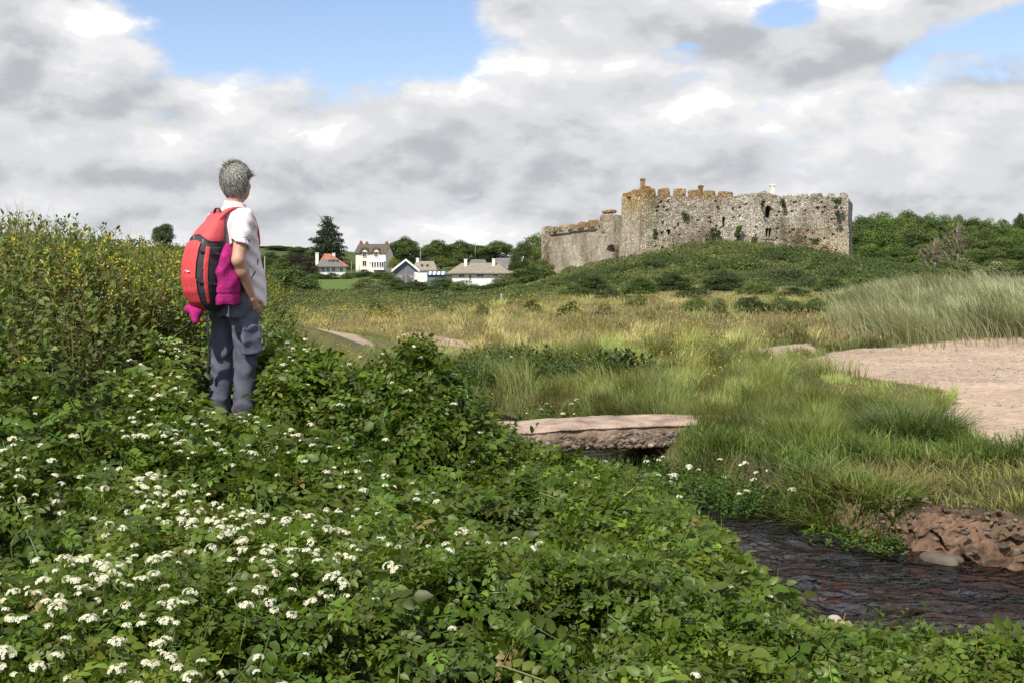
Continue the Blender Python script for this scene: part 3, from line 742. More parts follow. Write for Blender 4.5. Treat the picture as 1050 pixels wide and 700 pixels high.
# ------------------------------------------------------------------ trees and bushes
def lobes_broad(n, rs, zc=.62, rx=.36, rz=.30, low=-.5):
    out = []
    while len(out) < n:
        u = unit(1)[0]
        if u[2] < low: continue
        k = rng.uniform(.65, 1.0); r = rng.uniform(*rs)
        out.append((u[0] * rx * k, u[1] * rx * k, zc + u[2] * rz * k, r, r * rng.uniform(.7, .95)))
    return out
def lobes_dome(n, rs, seed_top=True):
    out = []
    while len(out) < n:
        u = unit(1)[0]
        if u[2] < -.15: continue
        k = rng.uniform(.75, 1.0); r = rng.uniform(*rs)
        out.append((u[0] * .35 * k, u[1] * .35 * k, .12 + max(0, u[2]) * .68 * k, r, r * rng.uniform(.7, .95)))
    out += [(.05, .03, .82, .14, .13), (0, 0, .45, .33, .36), (0, 0, .18, .38, .18)]
    return out
def crown_mesh(name, lobes, ncard, size, base, hue=.06, dv=.2, tone=.22):
    sc = Scatter(); base = np.asarray(base)
    wts = np.array([l[3] ** 2 for l in lobes]); wts /= wts.sum()
    for l, w in zip(lobes, wts):
        n = max(20, int(ncard * w)); u = unit(n); u[:, 2] = np.where(u[:, 2] < -.35, -u[:, 2], u[:, 2])
        k = rng.uniform(.72, 1.12, n)[:, None]
        bump = 1 + .22 * (vnoise3(u[:, 0] * 2.6 + l[0] * 9, u[:, 1] * 2.6, u[:, 2] * 2.6 + l[2] * 11, 3) - .5)[:, None] * 2
        P = np.array(l[:3]) + u * np.array([l[3], l[3], l[4]]) * k * bump
        nr = u + .6 * unit(n); f = np.cross(nr, unit(n))
        b = base * np.exp(rng.normal(0, tone)) * (1 + rng.normal(0, hue, 3))
        sc.add(SV, SQ, None, P, basis(f, nr), rng.uniform(.65, 1.35, n) * size, vary(b, n, dv))
    return sc.mesh(name, [M_tree])
def trunk_mesh(name, h, r, nb, spread, lean=.03, seed=0):
    rr = np.random.default_rng(seed); mb = MB()
    P = np.array([(0, 0, -.08), (lean * .3, 0, h * .35), (lean, lean, h * .7), (lean * 1.5, 0, h)]); mb.tube(P, [r * 1.25, r, r * .75, r * .45], 7, (1, 1, 1))
    for i in range(nb):
        a = rr.uniform(0, 6.28); z0 = h * rr.uniform(.45, .95); L = spread * rr.uniform(.6, 1)
        d = np.array([math.cos(a), math.sin(a), 0]); s = np.array([lean * z0 / h, 0, z0])
        mb.tube([s, s + d * L * .5 + (0, 0, L * .35), s + d * L + (0, 0, L * .75)], [r * .5, r * .33, r * .12], 5)
    return mb.mesh(name, [M_bark], True)

PROTO = {}
def proto(kind, variant):
    key = (kind, variant)
    if key in PROTO: return PROTO[key]
    if kind == 'broad':
        lb = lobes_broad(34, (.11, .19), .58, .35, .30, -.95) + [(.0, 0, .85, .15, .14), (0, 0, .22, .30, .2), (.2, .1, .18, .16, .16), (-.2, -.1, .2, .16, .16), (.05, -.22, .2, .17, .16)]; cm = crown_mesh('crown', lb + [(0, 0, .58, .32, .28)], 9500, .036, [(.06, .09, .022), (.052, .078, .022), (.07, .095, .022)][variant]); tm = trunk_mesh('trunk', .55, .03, 9, .3, .03, variant)
    elif kind == 'wood':
        lb = lobes_dome(36, (.11, .2)); cm = crown_mesh('crown', lb, 10500, .034, [(.070, .105, .024), (.086, .124, .028), (.060, .090, .024), (.098, .126, .032)][variant]); tm = trunk_mesh('trunk', .5, .03, 8, .3, .02, 10 + variant)
    elif kind == 'bush':
        lb = lobes_dome(26, (.12, .2)); cm = crown_mesh('crown', lb, 8500, .034, [(.062, .090, .022), (.088, .118, .032), (.100, .120, .050), (.038, .058, .017)][variant]); tm = trunk_mesh('trunk', .4, .03, 7, .25, .02, 20 + variant)
    elif kind == 'pale':
        lb = lobes_dome(24, (.12, .2)); cm = crown_mesh('crown', lb, 8000, .030, (.075, .10, .045), .05, .3); tm = trunk_mesh('trunk', .4, .03, 7, .25, .02, 30)
    elif kind == 'purple':
        lb = lobes_dome(24, (.12, .2)); cm = crown_mesh('crown', lb, 7000, .034, (.035, .022, .020)); tm = trunk_mesh('trunk', .5, .03, 7, .25, .02, 40)
    elif kind == 'yellow':
        lb = lobes_dome(18, (.13, .2)); cm = crown_mesh('crown', lb, 5000, .04, (.15, .16, .02)); tm = trunk_mesh('trunk', .4, .03, 5, .2, .02, 50)
    elif kind == 'conifer':
        lb = []
        for z in np.linspace(.08, .97, 20):
            R_ = .44 * min(1, (1.05 - z) * 1.45) ** .8 * (.88 + .12 * math.sin(z * 40)) * (1 if z > .2 else .9)
            for k in range(max(1, int(12 * R_ / .46))):
                a = rng.uniform(0, 6.28); q = rng.uniform(.55, 1.05)
                lb.append((R_ * q * math.cos(a), R_ * q * math.sin(a), z + rng.uniform(-.03, .03), .075 + .1 * R_, .035 + .03 * R_))
            lb.append((0, 0, z, .05 + .62 * R_, .05))
        cm = crown_mesh('crown', lb, 13000, .032, (.024, .038, .017), .05, .25, .15); tm = trunk_mesh('trunk', .9, .03, 14, .3, .0, 60)
    PROTO[key] = (cm, tm); return PROTO[key]

TREE_N = [0]
def ground_hit(u, v, d0=40.0, d1=420.0):     # distance at which the sight line through a photo point meets the ground
    d = np.linspace(d0, d1, 3000); z = (HOR - v) / F * d; k = np.nonzero(H((u - 525) / F * d, d) >= z)[0]
    return float(d[k[0]]) if len(k) else None
def tree(kind, px, top, wpx, d, label, cat=None, group=None, variant=None, sink=.2, base=None, yaw=None, hit=None):
    cat = cat or ('bush' if kind in ('bush', 'pale', 'yellow') else 'tree')
    name = {'bush': 'bush', 'pale': 'flowering_bush', 'yellow': 'bush', 'conifer': 'conifer_tree', 'purple': 'purple_tree'}.get(kind, 'broadleaf_tree')
    TREE_N[0] += 1
    nv = {'broad': 3, 'wood': 4, 'bush': 4}.get(kind, 1); variant = TREE_N[0] % nv if variant is None else variant
    if hit is not None: d = (ground_hit(px, hit) or d) + 1.0
    x, y, zt = at(px, top, d); zb = float(H(x, y)) - sink if base is None else (HOR - base) / F * d
    h = max(zt - zb, .8); w = wpx / F * d
    cm, tm = proto(kind, variant)
    o = empty(name, (x, y, zb), rng.uniform(0, 6.28) if yaw is None else yaw, label=label, cat=cat, group=group)
    s = {'broad': .98, 'wood': 1.0, 'conifer': 1.0}.get(kind, .96)
    o.scale = (w / .95, w / .95, h / s)
    obj('crown', cm, o); obj('trunk', tm, o)
    return o

VIL = 'trees round the village houses'
tree('conifer', 336, 223.5, 42, 300, 'tall dark conifer beside the cream house', base=272)
tree('broad', 168, 230, 27, 200, 'lone dark tree on the skyline behind the left bank', base=262, variant=1)
tree('purple', 309, 257.5, 34, 282, 'dark purple leaved tree left of the white bungalow', base=284)
tree('broad', 415, 242.5, 38, 340, 'round topped green tree right of the cream house', group=VIL, variant=0)
tree('broad', 447, 246, 31, 345, 'rounded tree above the grey roofed cottage', group=VIL, variant=2)
tree('broad', 472, 246.5, 40, 352, 'broad tree standing behind the long white bungalow', group=VIL, variant=0)
tree('broad', 459, 252, 28, 370, 'small pale tree between two rounder ones behind the bungalow', group=VIL, variant=2)
tree('broad', 510, 247, 48, 345, 'wide tree above the slate roof by the bungalow', group=VIL, variant=0)
tree('broad', 491, 252, 36, 360, 'low tree in the gap behind the two white chimneys', group=VIL, variant=1)
tree('broad', 432, 254, 28, 370, 'small tree tucked between round trees above the boathouse', group=VIL, variant=1)
tree('broad', 285, 252, 36, 400, 'hazy green tree on the rise left of the conifer', group=VIL, variant=2)
tree('broad', 270, 255, 34, 420, 'far tree just right of the walker\'s shoulder', group=VIL, variant=0)
tree('broad', 306, 253, 26, 390, 'sunlit tree touching the left side of the conifer', group=VIL, variant=0)
tree('broad', 400, 254, 20, 380, 'small tree in the gap right of the cream house', group=VIL, variant=1)
for px, top, w, d, lab in [(278, 258, 26, 330, 'bush on the rise just right of the walker'), (292, 262, 30, 320, 'low bush on the rise left of the purple tree'), (322, 258, 22, 320, 'bush hidden at the left foot of the conifer'), (354, 262, 24, 325, 'bush between the conifer and the cream house'),
                            (300, 258, 30, 350, 'pale bush on the rise above the purple tree'), (268, 262, 26, 300, 'bush beside the walker at shoulder height')]:
    tree('bush', px, top, w, d, lab, group='bushes on the rise left of the houses')
tree('wood', 549, 237, 46, 330, 'tall dense tree against the sky left of the castle', group=VIL)
tree('wood', 536, 246, 34, 320, 'dark tree on the slope left of the curtain wall', group=VIL)
tree('wood', 560, 246, 40, 310, 'tree half hidden behind the end of the curtain wall', group=VIL)
tree('bush', 527, 261, 17, 234, 'dark upright shrub at the end of the long bungalow', variant=3)
tree('yellow', 403, 263.5, 13, 300, 'yellow green shrub beside the boathouse gable', base=276)
HG = 'hedges and scrub below the village'
for (px, top, w, d, var, lab, base) in [
    (300, 271, 70, 172, 0, 'big round dark bush left of the small green field', None),
    (283, 268, 40, 190, 1, 'bush behind the big round bush near the walker', None),
    (270, 281, 50, 160, 1, 'leafy bush just right of the walker\'s arm', None),
    (335, 301, 66, 150, 1, 'low spreading scrub below the small green field', None),
    (300, 303, 60, 140, 2, 'low scrub at the meadow edge below the round bush', None),
    (365, 300, 56, 152, 2, 'grey green scrub at the lower corner of the field', None),
    (388, 290, 44, 172, 2, 'pale bush on the right edge of the field', None),
    (374, 284, 36, 205, 2, 'bush under the cream house garden', None),
    (398, 281, 40, 200, 0, 'dark bush below the boathouse', None),
    (425, 288, 56, 172, 3, 'wide dark bush in front of the boathouse', None),
    (410, 299, 54, 150, 1, 'low bush at the meadow edge under the boathouse', None),
    (452, 284, 50, 182, 0, 'bush in front of the blue lean-to', None),
    (446, 298, 54, 152, 3, 'lower dark scrub right of the boathouse', None),
    (478, 287, 50, 178, 1, 'bush covering the foot of the long white bungalow', None),
    (480, 300, 50, 150, 0, 'low scrub under the long white bungalow', None),
    (505, 290, 44, 176, 3, 'dark bush below the right end of the bungalow', None),
    (520, 282, 44, 186, 1, 'sunlit bush right of the long bungalow', None),
    (505, 302, 40, 146, 2, 'pale low scrub beside the leaning meadow post', None),
    (540, 272, 50, 196, 0, 'tall bush on the slope below the curtain wall', None),
    (553, 265, 40, 222, 1, 'bush at the left foot of the curtain wall', None),
    (535, 292, 50, 165, 1, 'bush on the lower left flank of the mound', None),
    (562, 287, 44, 176, 0, 'bush on the left flank under the curtain wall', None),
    (590, 281, 40, 184, 3, 'dark bush right under the curtain wall', None),
    (530, 260, 26, 260, 0, 'shrub behind the slate roofed house', None),
    (420, 268, 24, 300, 3, 'shrub between the cream house and the boathouse', 284),
    (392, 278, 30, 282, 0, 'clipped hedge before the cream house', 287),
    (374, 276, 26, 286, 3, 'dark hedge between bungalow and cream house', 287),
    (340, 279.5, 22, 278, 3, 'clipped dark hedge in front of the white bungalow', 287),
    (326, 279.5, 20, 278, 0, 'left half of the hedge before the white bungalow', 287),
    (355, 280, 16, 278, 0, 'end of the hedge right of the white bungalow', 287),
    (452, 262, 34, 300, 1, 'shrubbery behind the grey roofed cottage', 275),
    (470, 258, 34, 330, 0, 'shrubs above the long bungalow roof', 275)]:
    tree('bush', px, top, w, d, lab, group=HG, variant=var, base=base)

WG = 'trees in the wood right of the castle'
k = 0
wood_rows = [  # distance, columns, skyline heights
    (330, list(range(864, 1096, 15)), [222.5, 219, 216.5, 215, 214, 214, 215.5, 217.5, 219, 220.5, 222, 224, 225.5, 226, 225, 223], 40),
    (300, list(range(872, 1080, 17)), [225, 221, 220, 219, 220, 223, 226, 229, 231, 232, 231, 229, 228], 42),
    (272, list(range(868, 1084, 18)), [236, 234, 231, 231, 232, 235, 239, 241, 241, 240, 238, 237], 44),
    (248, list(range(876, 1080, 21)), [250, 249, 247, 248, 252, 254, 254, 253, 251, 250], 48),
    (226, list(range(872, 1080, 24)), [268, 266, 263, 263, 266, 268, 268, 266, 264], 50)]
rowname = ['on the skyline', 'just under the skyline', 'in the middle of the slope', 'low on the slope', 'at the foot of the slope']
for ri, (d, cols, tops, w) in enumerate(wood_rows):
    for c, t in zip(cols, tops):
        k += 1
        tree('wood', c + rng.uniform(-5, 5), t + rng.uniform(-1, 1), w * rng.uniform(.9, 1.15), d + rng.uniform(-6, 6), 'green broadleaf tree %s of the wood right of the castle' % rowname[ri], group=WG + ' ' + rowname[ri], variant=k * 7 % 4)
tree('broad', 1046, 219.5, 16, 310, 'dark tree top poking above the wood at the right edge', variant=1)
MG = 'bushes on the castle mound'
for (px, top, w, hit, kind, var, lab) in [
    (707, 257, 24, 264, 'pale', 0, 'pale flowering bush high on the mound under the wall'),
    (806, 271, 48, 291, 'pale', 0, 'large pale flowering bush on the front of the mound'),
    (828, 280, 26, 295, 'pale', 0, 'small whitish bush below the large flowering one'),
    (866, 269, 34, 285, 'pale', 0, 'pale bush at the right corner of the castle'),
    (892, 280, 50, 298, 'bush', 1, 'wide green bush right of the castle foot'),
    (850, 284, 40, 300, 'bush', 0, 'bush on the lower right of the mound'),
    (608, 282, 44, 300, 'bush', 3, 'dark low bush on the left shoulder of the mound'),
    (640, 274, 34, 288, 'bush', 3, 'bush under the castle tower corner'),
    (668, 268, 40, 280, 'bush', 3, 'rounded dark bush at the upper left of the mound'),
    (655, 284, 46, 302, 'bush', 0, 'green bush low on the left half of the mound'),
    (690, 279, 50, 298, 'bush', 3, 'wide dark bush in the middle of the mound'),
    (725, 262, 46, 276, 'bush', 0, 'bush just under the round green one at the wall foot'),
    (742, 278, 54, 298, 'bush', 3, 'spreading dark bush at the centre of the mound'),
    (765, 262, 40, 276, 'bush', 0, 'bush under the castle doorway'),
    (775, 284, 46, 303, 'bush', 1, 'lighter bush left below the large pale one'),
    (800, 262, 34, 274, 'bush', 3, 'dark bush right of the castle doorway'),
    (838, 268, 34, 281, 'bush', 0, 'bush under the lower right part of the wall'),
    (590, 292, 50, 306, 'bush', 0, 'low bush at the left foot of the mound'),
    (625, 296, 44, 307, 'bush', 3, 'dark bush at the meadow edge under the mound'),
    (710, 294, 50, 307, 'bush', 3, 'dark bush along the foot of the mound'),
    (815, 294, 44, 306, 'bush', 3, 'dark bush at the right foot of the mound'),
    (570, 284, 40, 300, 'bush', 1, 'pale green bush beneath the curtain wall')]:
    tree(kind, px, top, w, 180, lab, group=MG, variant=var, hit=hit)
for (px, top, w, d, kind, var, lab) in [
    (935, 276, 46, 168, 'bush', 0, 'green bush at the foot of the wood'),
    (960, 284, 56, 150, 'bush', 3, 'dark bush behind the marram dune'),
    (1020, 268, 60, 160, 'bush', 2, 'olive bush beneath the bare tree'),
    (990, 264, 50, 175, 'bush', 2, 'brownish bush round the foot of the bare tree'),
    (1055, 262, 50, 178, 'bush', 0, 'bush at the right edge above the dune'),
    (915, 286, 40, 148, 'pale', 0, 'pale bush peeping over the marram dune')]:
    tree(kind, px, top, w, d, lab, group='bushes between dune and wood', variant=var)

for px, top, w, hit, kind, var in [(585, 316, 34, 326, 'bush', 0), (652, 309, 30, 317, 'bush', 1), (545, 313, 26, 321, 'bush', 3), (805, 318, 60, 331, 'bush', 0), (770, 333, 46, 345, 'bush', 3), (712, 312, 36, 321, 'bush', 1), (838, 333, 40, 346, 'bush', 0),
                                   (455, 322, 34, 331, 'bush', 1), (385, 327, 30, 336, 'bush', 0), (620, 330, 26, 339, 'bush', 2), (735, 321, 26, 329, 'bush', 2), (495, 338, 24, 347, 'bush', 0)]:
    tree(kind, px, top, w, 60, 'low green shrub dotted among the straw coloured meadow grass', group='low shrubs in the meadow', variant=var, hit=hit)

def bare_tree(px, top, d, lab):
    x, y, zt = at(px, top, d); zb = float(H(x, y)) - .2; h = zt - zb
    o = empty('bare_tree', (x, y, zb), 0, label=lab, cat='tree'); rr = np.random.default_rng(4)
    mb = MB(); mt = MB()
    mt.tube([(0, 0, 0), (.1, 0, h * .4), (0, .1, h * .8), (.1, 0, h)], [.28, .2, .12, .03], 6)
    def br(p, d_, L, r, lev):
        q = p + d_ * L; m = (p + q) / 2 + rr.normal(0, L * .05, 3); mb.tube([p, m, q], [r, r * .75, r * .4], 4)
        if lev:
            for _ in range(4):
                nd = d_ + rr.normal(0, .45, 3) + (0, 0, .12); br(p + d_ * L * rr.uniform(.35, 1), nd / np.linalg.norm(nd), L * .58, r * .55, lev - 1)
    for i in range(13):
        a = rr.uniform(0, 6.28); z0 = h * rr.uniform(.15, .8); e = rr.uniform(.8, 2.2)
        d_ = np.array([math.cos(a), math.sin(a), e]); br(np.array([0, 0, z0]), d_ / np.linalg.norm(d_), h * rr.uniform(.22, .4) * (1.15 - z0 / h), .12, 3)
    m = colmat('pale_bark', (.20, .165, .125), .9, 5, .3, 0)
    mt.build('trunk', m, o, True); mb.build('branches', m, o, True)
bare_tree(982, 226, 200, 'bare grey tree with pale branches in front of the wood')
bare_tree(958, 244, 196, 'smaller leafless tree left of the tall bare tree')

def meadow_end(x): return np.interp(x, [-30, -11, -6, 0, 6, 14, 20], [52, 58, 68, 92, 112, 134, 140])
def build_scrub():
    sc = Scatter(); n = 230000
    x = rng.uniform(-16, 84, n); y = rng.uniform(122, 200, n)
    z = H(x, y)
    mh = (.25 + .75 * smooth(-1.5, -.1, z)) * smooth(122, 132, y)
    hgt = mh * (.25 + 1.5 * smooth(.32, .72, fbm(x / 3.2, y / 3.2, 101, 3)) + .35 * fbm(x / .9, y / .9, 102, 2))
    keep = (mh > .05) & ~((y > 193.5) & (x > 22) & (x < 57))
    # belt of low scrub between the meadow and the village
    x2 = rng.uniform(-75, 6, n); y2 = np.sqrt(rng.uniform(50. ** 2, 230. ** 2, n))
    yb = meadow_end(x2); m2 = smooth(yb, yb + 10, y2 + 10 * (fbm(x2 / 9, y2 / 9, 105, 3) - .5)) * (1 - inpoly(x2, y2, [(-50, 188), (-24, 192), (-27, 240), (-50, 240)]))
    h2 = m2 * (.15 + .6 * smooth(.3, .75, fbm(x2 / 3.5, y2 / 3.5, 106, 3)) + .4 * fbm(x2 / 1.1, y2 / 1.1, 102, 2)) * (1 - .5 * smooth(170, 200, y2))
    k2 = (m2 > .1) & (np.abs(x2 + .21 * y2) < .28 * y2)
    m = 60000; y3 = rng.uniform(90, 430, m); x3 = -rng.uniform(.27, .75, m) * y3; c3 = fbm(x3 / 16, y3 / 22, 107, 3)          # hedges and thickets away to the left
    k3 = rng.uniform(0, 1, m) < smooth(.47, .56, c3); x3, y3 = x3[k3], y3[k3]; h3 = 3.2 * smooth(.46, .7, c3[k3]) + .5 * fbm(x3 / 2, y3 / 2, 108, 2)
    x = np.concatenate([x[keep], x2[k2], x3]); y = np.concatenate([y[keep], y2[k2], y3]); z = np.concatenate([z[keep], H(x2[k2], y2[k2]), H(x3, y3)]); hgt = np.concatenate([hgt[keep], h2[k2], h3]); n = len(x)
    big = np.concatenate([np.ones(n - len(x3)), np.full(len(x3), 2.6)])
    P = np.stack([x, y, z + hgt * np.sqrt(rng.uniform(.25, 1.0, n))], 1)
    nr = unit(n) * .75 + np.array([-.1, -.3, .8]); f = np.cross(nr, unit(n))
    t = fbm(x / 6, y / 6, 103, 3)[:, None]; t2 = fbm(x / 2.2, y / 2.2, 104, 2)[:, None]
    col = np.array([.038, .060, .015]) * (1 - smooth(.35, .65, t)) + np.array([.098, .112, .034]) * smooth(.35, .65, t)
    col = col * (.55 + .95 * t2)
    sc.add(SV, SQ, None, P, basis(f, nr), rng.uniform(.16, .42, n) * np.clip(y / 170, .35, 1) * big, col * np.exp(rng.normal(0, .2, n))[:, None])
    obj('hillside_scrub', sc.mesh('hillside_scrub', [M_tree]), kind='stuff')
build_scrub()
# ------------------------------------------------------------------ village houses
M_white = colmat('white_render', (.72, .71, .68), .85, 1.5, .08, .1, 10)
M_cream = colmat('cream_render', (.76, .715, .60), .85, 1.5, .08, .1, 10)
M_slate = colmat('grey_slate', (.13, .125, .125), .7, 2.5, .3, .4, 8)
M_brownroof = colmat('brown_grey_tiles', (.215, .19, .15), .85, 2.2, .25, .4, 7)
M_darkroof = colmat('dark_tiles', (.085, .075, .06), .85, 2.2, .25, .4, 7)
M_redroof = colmat('red_tiles', (.30, .12, .07), .85, 2.2, .25, .4, 7)
M_brick = colmat('brick', (.26, .10, .065), .9, 3, .25, .2, 9)
M_clad = colmat('blue_grey_boards', (.135, .165, .19), .8, 3, .2, .2, 9)
M_trim = colmat('white_paint', (.80, .80, .79), .6, 4, .05, 0)
def glassmat():
    m, n, l, p = nodes('window_glass'); p.inputs['Base Color'].default_value = (.03, .035, .04, 1); p.inputs['Roughness'].default_value = .08; p.inputs['Specular IOR Level'].default_value = .6; return m
M_glass = glassmat()

class House:                        # works in photo pixels at one distance: u across, v up (pixels), w depth (metres)
    def __init__(s, name, label, px, py, d, yaw=0):
        s.k = d / F; s.px, s.py, s.d = px, py, d
        x, y, z = at(px, py, d); s.o = empty(name, (x, y, z), yaw, label=label, cat='house')
    def X(s, u): return (u - s.px) * s.k
    def Z(s, v): return (s.py - v) * s.k
    def box(s, name, u0, u1, v0, v1, w0, w1, mat, parent=None):
        return MB().box(s.X(u0), s.X(u1), w0, w1, s.Z(v1), s.Z(v0)).build(name, mat, parent or s.o)
    def hip(s, name, u0, u1, r0, r1, ve, vr, w0, w1, mat, over=.35, parent=None, th=.18):
        a, b, c, d = s.X(u0) - over, s.X(u1) + over, w0 - over, w1 + over; m = (w0 + w1) / 2; ze, zr = s.Z(ve), s.Z(vr)
        V = [(a, c, ze), (b, c, ze), (b, d, ze), (a, d, ze), (s.X(r0), m, zr), (s.X(r1), m, zr), (a, c, ze - th), (b, c, ze - th), (b, d, ze - th), (a, d, ze - th)]
        return MB().add(V, [(0, 1, 5, 4), (2, 3, 4, 5), (0, 6, 7, 1), (1, 7, 8, 2), (2, 8, 9, 3), (3, 9, 6, 0), (9, 8, 7, 6)], [(1, 2, 5), (3, 0, 4)]).build(name, mat, parent or s.o)
    def window(s, u, v, wd, h, w, cross=True, parent=None, arch=False):
        x0, x1, z0, z1 = s.X(u - wd / 2), s.X(u + wd / 2), s.Z(v + h / 2), s.Z(v - h / 2); t = .07
        mb = MB(); mb.box(x0, x1, w - .10, w - .003, z0, z0 + t).box(x0, x1, w - .10, w - .003, z1 - t, z1).box(x0, x0 + t, w - .10, w - .003, z0 + t, z1 - t).box(x1 - t, x1, w - .10, w - .003, z0 + t, z1 - t)
        if cross: mb.box((x0 + x1) / 2 - .03, (x0 + x1) / 2 + .03, w - .09, w - .003, z0 + t, z1 - t)
        f = mb.build('window', M_trim, parent or s.o)
        MB().box(x0 + t, x1 - t, w - .05, w - .004, z0 + t, z1 - t).build('pane', M_glass, f); return f
    def chim(s, u, v0, v1, wd, w, mat, pots=0, parent=None):
        x, z0, z1, h = s.X(u), s.Z(v1), s.Z(v0), wd * s.k / 2
        mb = MB().box(x - h, x + h, w - h, w + h, z0, z1).box(x - h * 1.2, x + h * 1.2, w - h * 1.2, w + h * 1.2, z1, z1 + .15)
        c = mb.build('chimney', mat, parent or s.o)
        for i in range(pots):
            q = MB(); q.tube([(x + (i - (pots - 1) / 2) * .35, w, z1 + .15), (x + (i - (pots - 1) / 2) * .35, w, z1 + .55)], [.13, .1], 8); q.build('pot', M_brick, c)

def build_houses():
    # white bungalow with red hipped roof
    h = House('bungalow', 'white bungalow with red hipped roof and dormer by the conifer', 340, 282, 285, R(6))
    h.box('wall', 327, 354, 272.6, 290, 0, 6, M_white)
    h.hip('roof', 326.5, 355.5, 332, 338, 273, 260, 0, 6.4, M_redroof)
    h.hip('lower_roof', 325, 352, 331, 346, 273.4, 266.0, -.5, 2.6, M_slate)
    h.chim(324.8, 259.8, 274, 3.2, 2.0, M_white); h.chim(341.4, 260, 268, 3, 3.4, M_white)
    h.box('dormer', 337.5, 345.5, 266.4, 271.2, .35, 3, M_white); h.window(341.5, 268.6, 4.6, 3.4, .35)
    h.hip('dormer_roof', 337, 346, 341, 342, 266.4, 264.8, .2, 3, M_slate, .15)
    for u in (331.5, 336.5, 342, 350): h.window(u, 276.5, 3.6, 4.6, 0)
    # cream house
    h = House('cream_house', 'cream two storey house with wall dormers and brick chimneys', 380, 277, 310, R(-12))
    k = h.k
    x0, x1, ze, zr, zb = h.X(364), h.X(396), h.Z(259.5), h.Z(251.2), h.Z(288)
    MB().prism([(x0, 0, zb), (x0, 6.4, zb), (x0, 6.4, ze), (x0, 3.2, zr), (x0, 0, ze)], (x1 - x0, 0, 0)).build('wall', M_cream, h.o)
    mb = MB(); ov = .35
    mb.prism([(x0 - ov, -ov, ze - ov * .55), (x0 - ov, 3.2, zr + .12), (x0 - ov, 3.2, zr + .3), (x0 - ov, -ov, ze + .2 - ov * .55)], (x1 - x0 + 2 * ov, 0, 0))
    mb.prism([(x0 - ov, 6.4 + ov, ze - ov * .55), (x0 - ov, 6.4 + ov, ze + .2 - ov * .55), (x0 - ov, 3.204, zr + .3), (x0 - ov, 3.204, zr + .12)], (x1 - x0 + 2 * ov, 0, 0))
    mb.build('roof', M_darkroof, h.o)
    for u in (373.5, 386):
        dx0, dx1 = h.X(u - 4), h.X(u + 4); za, zp = h.Z(258.2), h.Z(254.3); xm = h.X(u)
        MB().prism([(dx0, -.12, h.Z(262)), (dx1, -.12, h.Z(262)), (dx1, -.12, za), (xm, -.12, zp), (dx0, -.12, za)], (0, 2.4, 0)).build('gablet', M_cream, h.o)
        mb = MB()
        arc = [(-5.2, 259.3), (-4.2, 257.2), (-2.4, 254.6), (0, 253.5), (2.4, 254.6), (4.2, 257.2), (5.2, 259.3)]
        outer = [(h.X(u + a), -.5, h.Z(b)) for a, b in arc]; inner = [(h.X(u + a * .82), -.5, h.Z(b + 1.2)) for a, b in arc]
        for i in range(6): mb.prism([inner[i], inner[i + 1], outer[i + 1], outer[i]], (0, 3.0, 0))
        mb.build('gablet_roof', M_darkroof, h.o)
        h.window(u, 260.7, 4.2, 5.6, -.12)
    h.window(373.5, 270.2, 4.6, 5.8, 0); h.window(380, 270.2, 2.4, 4.4, 0)
    c = h.box('conservatory', 383, 397, 268.2, 277, -2.2, -.01, M_trim)
    for u in (385, 387.8, 390.6, 393.4, 395.8): h.window(u, 271.6, 2.2, 5.6, -2.2, False, c)
    h.hip('conservatory_roof', 383, 397, 387, 393, 268.2, 265.6, -2.2, -.02, M_trim, .1)
    h.chim(365.4, 248.4, 255, 2.6, 3.2, M_brick, 2); h.chim(370, 249, 254, 2.6, 4.4, M_brick, 2); h.chim(393.2, 249.2, 256, 2.6, 3.2, M_brick, 2)
    # left side windows
    # blue grey boathouse
    h = House('boathouse', 'blue grey boarded gable with white bargeboards below the cream house', 416, 291, 240, R(4))
    x0, x1, xm, ze, zr, zb = h.X(404.5), h.X(427.5), h.X(416.2), h.Z(276), h.Z(267.6), h.Z(300)
    MB().prism([(x0, 0, zb), (x1, 0, zb), (x1, 0, ze), (xm, 0, zr), (x0, 0, ze)], (0, 9, 0)).build('wall', M_clad, h.o)
    for sgn, xe in ((-1, h.X(401.6)), (1, h.X(430.2))):
        zz = h.Z(278.2)
        MB().prism([(xm, -.5, zr + .1), (xe, -.5, zz), (xe, -.5, zz + .22), (xm, -.5, zr + .36)], (0, 10, 0)).build('roof', M_slate, h.o)
        MB().prism([(xm, -.62, zr - .02), (xe, -.62, zz - .22), (xe, -.62, zz + .26), (xm, -.62, zr + .42)], (0, .115, 0)).build('bargeboard', M_trim, h.o)
    h.box('balcony_rail', 408, 425.5, 281.6, 282.8, -1.3, -1.15, M_wood); h.box('post', 415.7, 416.9, 276.5, 292, -1.5, -1.32, M_wood)
    for u in (409, 424.5): h.box('post', u - .4, u + .4, 282.9, 293, -1.3, -1.15, M_wood)
    h.box('door', 413, 420, 284, 292, -.06, -.004, M_slate); h.window(410.5, 286, 3.4, 5, 0); h.window(422.5, 286, 3.4, 5, 0)
    h.box('side_panel', 424.6, 428.4, 279.4, 287, -.35, -.012, M_white)
    # grey cottage behind
    h = House('grey_cottage', 'low cottage with grey tiled roof and skylights behind the boathouse', 436, 283, 262, R(-4))
    h.box('wall', 424, 446.5, 277, 292, 0, 5, M_white)
    r = h.hip('roof', 423, 447, 425, 443, 277.2, 267.8, 0, 5.4, M_brownroof, .3)
    for u, v in ((432, 272.2), (437.5, 272.2)):
        s_ = (h.Z(267.8) - h.Z(277.2)) / 2.7; z0 = h.Z(v + 1.1); y0 = (z0 - h.Z(277.2)) / s_
        MB().prism([(h.X(u - 1.1), y0 - .4, z0 + .06), (h.X(u + 1.1), y0 - .4, z0 + .06), (h.X(u + 1.1), y0 + .1, z0 + .5), (h.X(u - 1.1), y0 + .1, z0 + .5)], (0, -.04, .05)).build('skylight', M_glass, r)
